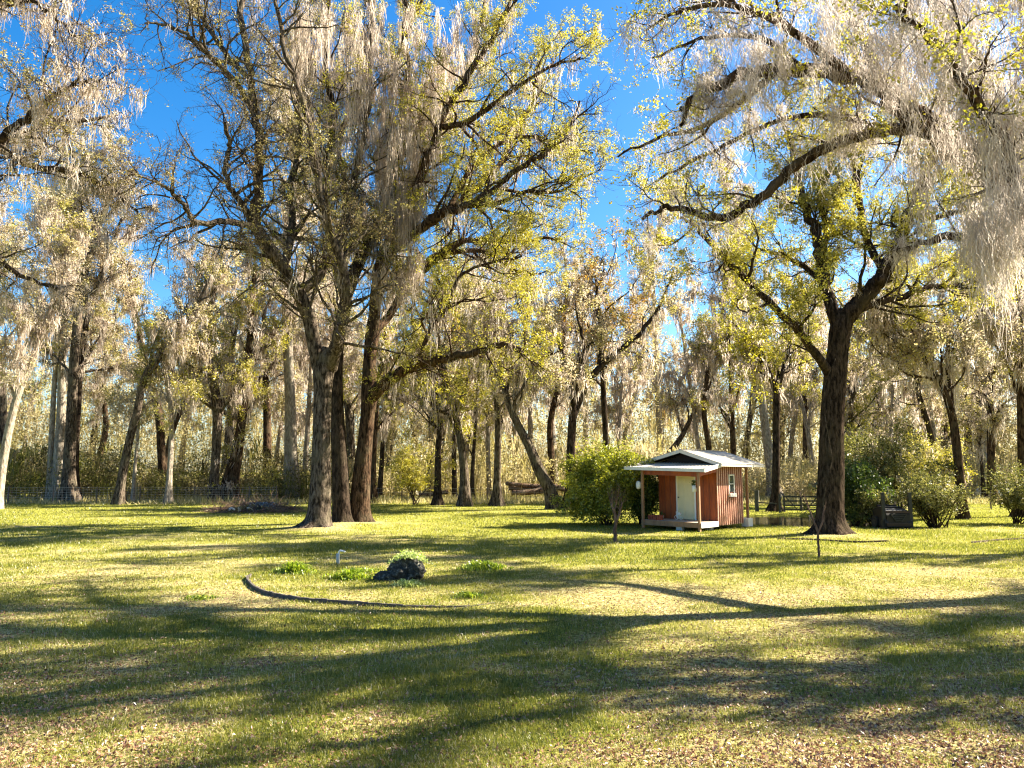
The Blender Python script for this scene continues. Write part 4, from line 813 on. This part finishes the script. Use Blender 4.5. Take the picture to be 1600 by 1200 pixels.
for q in range(18):
    lay, k = divmod(q, 6); u = -2.78 + k * .115 + r.normal(0, .01); m = MB(); z = DZ + .035 + lay * .075
    m.box(S(u, .30 + r.normal(0, .01), z), (.10, .22, .068), AX); o = m.build("brick", BRICK, None, S(u, .3, DZ)); o.location = tuple(S(u, .3, DZ))
    tag(o, "red brick in the small stack at the left end of the porch", "brick", "red bricks stacked on the porch")
def ornament(root, b):
    m = MB(); wr = .011
    for c in (b + U * -.10 + [0, 0, .11], b + U * .13 + [0, 0, .08]):
        R_ = .10 if c[2] > b[2] + .1 else .07; t = np.linspace(0, 2 * np.pi, 17); ring = c + np.outer(np.cos(t), U) * R_ + np.outer(np.sin(t), Zz) * R_; m.tube(ring, wr, 6)
        m.tube([c, c + Zz * .02], .02, 6)
    m.build("wheel", WHITE, root, b, True)
    m = MB(); m.tube([b + U * -.10 + [0, 0, .11], b + U * .0 + [0, 0, .26], b + U * .13 + [0, 0, .08]], wr, 6); m.tube([b + U * -.10 + [0, 0, .11], b + U * -.12 + [0, 0, .36], b + U * -.04 + [0, 0, .40]], wr, 6); m.box(b + U * .05 + [0, 0, .28], (.14, .1, .10), AX); m.build("frame", WHITE, root, b)
placed("planter", "small white wire tricycle planter in front of the shed door", "planter", S(-1.70, .95, DZ), ornament)
def potted(root, b):
    m = MB(); lathe(m, b, [(.06, 0), (.085, .14), (.09, .15), (.07, .15), (.02, .14)]); m.build("pot", WHITE, root, b, True)
    m = MB(); r = np.random.default_rng(9); leaves(m, b + [0, 0, .22] + r.normal(0, .06, (70, 3)), .08, r); m.build("plant", LEAF_GRN, root, b)
placed("potted_plant", "little potted plant by the wall left of the shed door", "potted plant", S(-2.72, 1.15, DZ), potted)
def acbox(root, b):
    m = MB(); m.box(b + [0, 0, .19], (.34, .42, .38), AX); m.build("casing", WHITE, root, b)
    m = MB()
    for q in range(6): m.box(b - Vv * .213 + [0, 0, .08 + q * .045], (.28, .006, .014), AX)
    m.build("louvre", CONC, root, b)
placed("utility_box", "white utility box on the grass behind the shed's right corner", "utility box", S(.06, 4.03, 0), acbox)

# ---------------------------------------------------------------- gate, fences
FW = wood_mat("dark_gate_wood", (.035, .035, .03), (.10, .10, .08), .8, (1, 1, 1)); YG = G(1250, 801)[1]
RUST = solid("fence_steel", (.12, .09, .07), .6, .3, 8)
def gate(root, b):
    x0, x1 = P(1224, 800, YG)[0], P(1300, 800, YG)[0]; zt = P(1240, 776, YG)[2]
    m = MB()
    for z in np.linspace(.18, zt, 4): m.bar([x0, YG, z], [x1, YG, z], .05, .10)
    m.build("rail", FW, root, b); m = MB()
    for x in (x0 + .05, x0 + (x1 - x0) * .36, x1 - .05): m.bar([x, YG - .052, .1], [x, YG - .052, zt + .07], .1, .05)
    m.build("stile", FW, root, b)
    m = MB(); m.bar([x0 + .15, YG - .055, zt], [x0 + (x1 - x0) * .28, YG - .055, .2], .09, .04); m.build("brace", FW, root, b)
    m = MB(); m.bar([x1 - .9, YG - .055, zt], [x0 + (x1 - x0) * .48, YG - .055, .2], .09, .04); m.build("brace", FW, root, b)
placed("farm_gate", "dark wooden farm gate with diagonal braces left of the thick oak", "gate", P(1224, 800, YG) * [1, 1, 0], gate)
for (px, pt, pb, w, lab) in [(1183, 766, 799, .26, "thick dark wooden gate post right of the shed"), (1219, 772, 801, .15, "green grey gate post beside the straight dark trunk")]:
    q = G(px, pb); m = MB(); top = P(px, pt, q[1])[2]; m.tube([[q[0], q[1], -.1], [q[0], q[1], top * .5], [q[0] + .03, q[1], top]], [w * .5, w * .5, w * .56], 10); o = m.build("gate_post", FW, None, q); o.location = tuple(q); tag(o, lab, "gate post")
q0, q1 = P(1183, 785, YG), P(1214, 787, YG); m = MB(); m.bar(q0, q1, .05, .08); o = m.build("fence_rail", FW, None, q0); o.location = tuple(q0); tag(o, "single dark rail joining the thick gate post to the trunk", "fence rail")
def wire_fence(label, pts, n, hgt, nw=6, step=.16):
    pts = [np.array(p) for p in pts]; b = pts[0] * [1, 1, 0]; root = thing("wire_fence", label, "fence", b)
    segs = list(zip(pts[:-1], pts[1:])); m = MB(); tot = 0
    for a, c in segs:
        for k in range(n + 1):
            if k == n and c is not pts[-1]: continue
            p = a + (c - a) * k / n; z = float(H(p[0], p[1])); mp = MB(); mp.bar([p[0], p[1], z - .1], [p[0], p[1], z + hgt + .08], .07); mp.build("fence_post", RUST, root, b)
        for k in range(nw): z = .08 + (hgt - .08) * k / (nw - 1); m.bar(a * [1, 1, 0] + [0, 0, z], c * [1, 1, 0] + [0, 0, z], .012)
        L = np.linalg.norm((c - a)[:2]); ns = int(L / step)
        for k in range(ns): p = a + (c - a) * k / ns; m.bar([p[0], p[1] + .01, .05], [p[0], p[1] + .01, hgt], .007)
    m.build("wire_mesh", solid("zinc_wire", (.42, .40, .36), .5, .2, 6, .2), root, b)
wire_fence("square mesh wire fence beyond the cluster of trunks at far left", [(-46, 58, 0), (-30, 60.5, 0), (-19, 60.5, 0)], 5, 1.25, 7, .3)
wire_fence("low wire fence on thin posts beyond the centre lawn", [(-16, 61.5, 0), (-2, 61, 0), (12, 60.5, 0)], 6, 1.15, 4, 1.2)
wire_fence("thin wire fence crossing the sunny gap at far right", [(27, 52, 0), (38, 50, 0), (48, 48, 0)], 4, 1.1, 4, 1.2)

# logs, stump, brush pile
LOGM = bark_mat("log_bark", (.05, .03, .02), (.20, .13, .09), (.28, .22, .16))
for (a, c, r0, r1, Yl, lab) in [((790, 755), (885, 761), .17, .26, 66, "upper long fallen log resting across the pile beyond centre fence"), ((795, 762), (880, 758), .24, .18, 66.6, "middle fallen log crossing behind the others beyond centre fence"), ((800, 770), (858, 764), .22, .3, 65.4, "short dark log lowest in the pile beyond centre fence"), ((872, 762), (905, 767), .2, .2, 66, "stubby log between the leaning trunk and forked dark tree"), ((655, 772), (700, 768), .14, .2, 66, "thin fallen log beyond fence behind black V trunk")]:
    p, q = P(a[0], a[1], Yl), P(c[0], c[1], Yl + .6); n = 12; t = np.linspace(0, 1, n)[:, None]; pts = p + (q - p) * t + np.array([0, 0, -.1]) * np.sin(t * 3.14); m = MB(); rr = np.random.default_rng(int(a[0]))
    v, f = tubes(pts[None], np.repeat((r0 + (r1 - r0) * t.ravel())[None, :, None], 10, 2) * (1 + rr.normal(0, .04, (1, n, 10))), 10, True); m.add(v, f); o = m.build("fallen_log", LOGM, None, p, True); o.location = tuple(p); tag(o, lab, "log", "fallen logs beyond the fence")
g = G(11, 777); rr = np.random.default_rng(3); m = MB(); zt = P(11, 758, g[1])[2]
zz = np.linspace(-.1, zt, 9); pts = np.stack([np.full(9, g[0]), np.full(9, g[1]), zz], -1); rad = rough_rad(np.linspace(.52, .42, 9)[None], 18, rr, amp=.05); v, f = tubes(pts[None], rad, 18, True); m.add(v, f)
o = m.build("tree_stump", bark_mat("stump_bark", (.12, .05, .03), (.38, .20, .14), (.3, .17, .12)), None, g, True); o.location = tuple(g); tag(o, "reddish brown cut stump by the wire fence at far left", "stump")
# brush pile
g = G(393, 800); rr = np.random.default_rng(31); base = np.array([g[0], g[1] + .6, 0]); root = thing("brush_pile", "low heap of cut branches and grey debris left of the pale oak", "brush pile", base)
n = 900; a = rr.uniform(-1, 1, n); px = a * 2.5 + rr.normal(0, .25, n); py = rr.normal(0, .75, n); hh = .5 * np.exp(-((px - .3) / 1.9) ** 2) * np.exp(-(py / 1.0) ** 2) + .12; pz = hh * rr.random(n) ** .6
s = np.stack([base[0] + px, base[1] + py, pz], -1); d = rr.normal(0, 1, (n, 3)) * [1, .8, .35]; p, q = grow(s, d, rr.uniform(.4, 1.5, n), rr.uniform(.008, .028, n), 5, rr, .2, -.03); p[..., 2] = np.maximum(p[..., 2], .01); m = MB(); m.add(*tubes(p, q, 4)); m.build("sticks", PINKW, root, base)
m = MB(); n = 2200; px = rr.normal(.2, 1.5, n); py = rr.normal(0, .6, n); hh = .45 * np.exp(-((px - .3) / 1.8) ** 2); c = np.stack([base[0] + px, base[1] + py, hh * rr.random(n) + .03], -1); leaves(m, c, .12, rr); m.build("foliage", LEAF_BUD, root, base)
m = MB(); leaves(m, base + np.stack([rr.normal(.5, .45, 900), rr.normal(-.5, .25, 900), rr.uniform(.05, .6, 900)], -1), .14, rr); m.build("grey_boughs", leaf_mat("blue_grey_boughs", [(0, (.03, .045, .05)), (.6, (.09, .12, .13)), (1, (.3, .34, .36))], .2, .1), root, base)
m = MB()
for k in range(5): c0 = base + [rr.uniform(-1.4, .1), -1.0 + rr.uniform(-.1, .2), .12]; dd = rr.normal(0, 1, 3) * [.5, .2, .12]; m.tube(catmull([c0 - dd, c0 + [0, 0, .15], c0 + dd], 7), np.linspace(.06, .035, 7), 8)
m.build("pale_limbs", solid("debarked_wood", (.62, .56, .48), .8, .15, 6), root, base, True)

# ---------------------------------------------------------------- dark cart between shrubs
CARTM = solid("black_cart_plastic", (.006, .005, .005), .6, .3, 6); CARTR = solid("maroon_trim", (.022, .007, .008), .4, .3, 6); GREYM = solid("grey_tube", (.022, .024, .024), .5, .3, 5, .2)
def cart(root, b):
    hw = .58
    m = MB(); x, y = b[0], b[1]
    prof = [(-.05, .10), (-.05, .62), (.05, .80), (.45, .90), (1.0, .90), (1.25, .75), (1.25, .10)]
    v = [[x - hw + .06, y + a, z] for a, z in prof] + [[x + hw - .06, y + a, z] for a, z in prof]; n = len(prof)
    m.add(v, [[q, (q + 1) % n, (q + 1) % n + n, q + n] for q in range(n)])
    for o_ in (0, n): m.add([v[o_ + k] for k in range(n)] , [[0, 1, 2, 3], [0, 3, 5, 6], [3, 4, 5, 5]][:2]); m.add([v[o_ + k] for k in (3, 4, 5)], [[0, 1, 2]])
    m.build("body", CARTM, root, b)
    m = MB(); m.box([x, y - .07, .76], (1.08, .05, .10)); m.box([x, y - .075, .22], (1.1, .06, .1)); m.build("bumper", CARTR, root, b)
    m = MB()
    for q in range(4): m.bar([x - .34 + q * .05, y - .09, .66 - q * .09], [x + .34 - q * .05, y - .09, .66 - q * .09], .03)
    m.bar([x - .36, y - .10, .66], [x - .12, y - .10, .36], .03); m.bar([x + .36, y - .10, .66], [x + .12, y - .10, .36], .03); m.build("grille", GREYM, root, b)
    for s in (-1, 1):
        for yy in (.2, .95):
            m = MB(); c = np.array([x + s * (hw - .06), y + yy, .27]); m.tube([c - [.1, 0, 0], c + [.1, 0, 0]], .27, 16); w = m.build("wheel", solid("tyre_rubber", (.02, .02, .02), .8, .2, 9), root, b)
            m = MB(); m.tube([c - [.105, 0, 0], c + [.105, 0, 0]], .13, 12); m.build("rim", GREYM, w, b)
        m = MB(); m.bar([x + s * (hw + .02), y + .05, .05], [x + s * (hw + .02), y + .05, 1.62], .15, .10); m.build("upright_post", GREYM, root, b)
    m = MB(); m.box([x, y + .7, .94], (.9, .4, .08)); m.box([x, y + .95, .98], (.9, .08, .12)); m.build("seat", CARTM, root, b)
g = G(1404, 827); placed("utility_cart", "dark open utility cart with two upright posts between the right shrubs", "utility cart", g, cart)
# bird feeder on the oak
def feeder(root, b):
    m = MB(); m.box(b + [0, 0, 0], (.30, .22, .03)); m.build("tray", FW, root, b)
    m = MB(); m.box(b + [.05, 0, -.08], (.12, .12, .14)); m.bar(b + [.1, 0, .03], b + [.42, .05, .03], .03); m.build("bracket", FW, root, b)
placed("bird_feeder", "tiny dark bird feeder tray on the left side of the thick oak", "bird feeder", P(1270, 756, YD), feeder)
# white vehicle glimpsed at far right
def car(root, b):
    m = MB(); x, y = b[0], b[1]; prof = [(-2.2, .35), (-2.2, .85), (-1.9, 1.0), (-1.2, 1.05), (1.5, 1.05), (2.1, .9), (2.2, .4)]
    v = [[x + a, y - .85, z] for a, z in prof] + [[x + a, y + .85, z] for a, z in prof]; n = 7; m.add(v, [[q, (q + 1) % n, (q + 1) % n + n, q + n] for q in range(n)])
    for o_ in (0, n): m.add([v[o_ + k] for k in range(n)], [[0, 1, 2, 3], [0, 3, 4, 6]]); m.add([v[o_ + k] for k in (4, 5, 6)], [[0, 1, 2]])
    m.build("body", solid("white_car_paint", (.75, .77, .80), .25, .04, 2), root, b)
    m = MB(); prof = [(-1.3, 1.05), (-.7, 1.48), (.9, 1.5), (1.5, 1.05)]; v = [[x + a, y - .75, z] for a, z in prof] + [[x + a, y + .75, z] for a, z in prof]; m.add(v, [[0, 1, 5, 4], [1, 2, 6, 5], [2, 3, 7, 6], [3, 2, 1, 0], [4, 5, 6, 7]]); m.build("window", GLASSM, root, b)
    m = MB(); m.box([x + .1, y, 1.515], (1.5, 1.4, .03)); m.build("roof", WHITE, root, b)
    for a in (-1.4, 1.4):
        for s in (-.8, .8): m = MB(); m.tube([[x + a, y + s - .1, .33], [x + a, y + s + .1, .33]], .33, 16); m.build("wheel", CARTM, root, b)
placed("parked_car", "white car parked far off behind the right edge shrubs", "car", np.array([P(1572, 780, 68)[0], 68, 0]), car)

# ---------------------------------------------------------------- flower bed
EDG = solid("grey_edging_timber", (.085, .07, .058), .8, .45, 12, bump=.4)
pts = [G(x, y) for x, y in [(392, 903), (386, 909), (398, 921), (420, 930), (460, 937), (520, 942), (590, 945), (660, 947), (720, 946), (775, 940)]]
c = catmull(pts, 60); m = MB()
for q in range(59):
    a, b_ = c[q].copy(), c[q + 1].copy(); a[2] = float(H(a[0], a[1])); b_[2] = float(H(b_[0], b_[1])); dd = (b_ - a); k = a + dd * 1.0; fade = .085 * (1 - max(0, (q - 34) / 26))
    jit = .007 * math.sin(q * 2.3) + .006 * math.sin(q * 5.1); m.bar(a + [0, 0, fade - .055 + jit], k + [0, 0, fade - .055 + jit * .3], .045 + .01 * math.sin(q * 3.7), .10)
o = m.build("bed_edging", EDG, None, pts[0]); o.location = tuple(pts[0]); tag(o, "curved grey timber edging along the front of the flower bed", "edging")
for (pp, lab) in [([(1215, 842), (1260, 844), (1300, 846), (1345, 848), (1388, 847)], "low reddish edging strip on the grass before the thick oak"), ([(1518, 850), (1550, 847), (1580, 845), (1612, 843)], "low dark strip on grass at the right edge")]:  # low dark bars laid along two curves on the grass
    pts = [G(*q) for q in pp]; c = catmull(pts, 26); m = MB()
    for q in range(25): a, b_ = c[q].copy(), c[q + 1].copy(); a[2] = float(H(*a[:2])) + .03; b_[2] = float(H(*b_[:2])) + .03; m.bar(a, a + (b_ - a) * .9, .05, .06)
    o = m.build("low_strip", wood_mat("dark_red_strip", (.03, .014, .01), (.08, .04, .03), .8, (1, 1, 1)), None, pts[0]); o.location = tuple(pts[0]); tag(o, lab, "edging")
# rock with plant
g = G(626, 907); rr = np.random.default_rng(41); import bmesh
ROCKM, nd, lk, out = new_mat("dark_pitted_rock"); b = nd.new("ShaderNodeBsdfPrincipled"); n = noise_node(nd, lk, 9, 6, rough=.75); rp = ramp(nd, [(.42, (.010, .009, .007)), (.56, (.055, .05, .038)), (.72, (.32, .30, .24))]); lk.new(n.outputs[0], rp.inputs[0]); lk.new(rp.outputs[0], b.inputs["Base Color"]); b.inputs["Roughness"].default_value = .85
bp = nd.new("ShaderNodeBump"); bp.inputs["Distance"].default_value = .04; lk.new(n.outputs[0], bp.inputs["Height"]); lk.new(bp.outputs[0], b.inputs["Normal"]); lk.new(b.outputs[0], out.inputs[0])
def rock_pts(bm_sub, ctr, sx, sy, sz, seed):
    bm = bmesh.new(); bmesh.ops.create_icosphere(bm, subdivisions=bm_sub, radius=1); v = np.array([w.co[:] for w in bm.verts]); f = np.array([[w.index for w in q.verts] for q in bm.faces]); bm.free()
    k = 1 + .38 * (vnoise(v[:, 0] * 2 + seed, v[:, 2] * 2 + v[:, 1], .9, seed) - .5) + .30 * (vnoise(v[:, 0] * 3 + v[:, 2] * 2, v[:, 1] * 3 - v[:, 2], .5, seed + 2) - .5) + .16 * (vnoise(v[:, 0] * 9, v[:, 1] * 9 + v[:, 2] * 9, .5, seed + 5) - .5)
    return v * k[:, None] * [sx, sy, sz] + ctr, f
root = thing("garden_rock", "dark pitted boulder in the flower bed with pale green plant on top", "rock", g)
m = MB(); v, f = rock_pts(5, g + [.08, .35, .20], .43, .36, .34, 4); m.add(v, f); v, f = rock_pts(4, g + [-.33, .25, .04], .34, .26, .17, 7); m.add(v, f); m.build("boulder", ROCKM, root, g, True)
FLW = leaf_mat("pale_green_leaves", [(0, (.22, .30, .06)), (.5, (.45, .52, .16)), (1, (.62, .64, .34))], .5, .03)
rr = np.random.default_rng(42); gb = g + [.16, .42, .0]
m = MB(); c = np.stack([gb[0] + rr.normal(0, .21, 900), gb[1] - .12 + rr.normal(0, .15, 900), 0 * rr.random(900)], -1); c[:, 2] = .52 + np.abs(rr.normal(0, 1, 900)) * .06 - ((c[:, 0] - gb[0]) / .45) ** 2 * .15; leaves(m, c, .07, rr)
o = m.build("creeping_plant", FLW, None, gb + [0, 0, .45]); o.location = tuple(gb + [0, 0, .45]); tag(o, "pale green plant growing on top of the dark boulder", "plant")
# pipe riser with tap
g = G(528, 882); PVC = solid("white_pvc", (.78, .78, .76), .35, .04, 4); root = thing("water_tap", "white standpipe tap standing in the flower bed", "tap", g); m = MB()
m.tube([g - [0, 0, .1], g + [0, 0, .18], g + [0, 0, .30]], [.05, .05, .05], 12); m.build("casing", solid("grey_pipe", (.45, .45, .44), .5, .1, 5), root, g, True)
m = MB(); m.tube([g + [.02, -.02, .1], g + [.03, -.02, .36], g + [.05, -.02, .38], g + [.15, -.02, .37], g + [.20, -.02, .34]], [.024, .024, .026, .026, .022], 10); m.build("pipe", PVC, root, g, True)
m = MB(); m.bar(g + [.14, -.02, .39], g + [.22, -.02, .40], .03, .012); m.build("handle", BLACKM, root, g)
# leafy clumps
def clump(label, px, py, n, h, R, mat, seed, group="leafy clumps in the flower bed"):
    g = G(px, py); r = np.random.default_rng(seed); a = r.uniform(0, 6.28, n); d = r.random(n) ** .8 * R * (.6 + .8 * r.random(n)); x = g[0] + np.cos(a) * d * 1.4; y = g[1] + np.sin(a) * d; c = np.stack([x, y, H(x, y) - .01], -1)
    b_ = r.uniform(0, 6.28, n); ld = np.stack([np.cos(b_), np.sin(b_), 0 * b_], -1); wv = np.stack([-np.sin(b_), np.cos(b_), 0 * b_], -1) * .014; hh = h * r.uniform(.5, 1.25, n) * (1.15 - .7 * d / R) * (.6 + .8 * vnoise(x, y, .25, 80)); ln = r.uniform(.4, 1.5, n)
    mid = c + ld * (hh * ln * .4)[:, None]; mid[:, 2] += hh * .75; tip = c + ld * (hh * ln * 1.0)[:, None]; tip[:, 2] += hh * (1 - .3 * ln)
    v = np.stack([c - wv * .6, c + wv * .6, mid + wv, mid - wv, tip + wv * .1, tip - wv * .1], 1).reshape(-1, 3); k = np.arange(n)[:, None] * 6; f = np.concatenate([k + np.array([0, 1, 2, 3]), k + np.array([3, 2, 4, 5])]); rn = r.random(n)
    m = MB(); m.add(v, f, np.concatenate([rn, rn])); o = m.build("leafy_clump", mat, None, g); o.location = tuple(g); tag(o, label, "plant", group)
BED = leaf_mat("bed_plant_leaves", [(0, (.06, .11, .012)), (.5, (.20, .28, .025)), (1, (.42, .46, .07))], .45, .04)
clump("green clump left of the white tap in the flower bed", 458, 896, 420, .26, .38, BED, 1)
clump("dense green clump in front of the white tap", 546, 903, 520, .28, .36, BED, 2)
clump("spreading green clump right of the boulder in the bed", 756, 888, 620, .26, .50, BED, 3)
clump("small dark green clump right front of the boulder", 735, 930, 180, .14, .25, BED, 4)
clump("bright grass tuft at the foot of the boulder", 640, 915, 220, .20, .30, FLW, 5)
clump("low green tuft in the lawn left of the flower bed", 312, 936, 160, .12, .28, BED, 6, "grass tufts in the lawn")
clump("small clump behind the left of the boulder", 572, 893, 160, .16, .3, BED, 7)
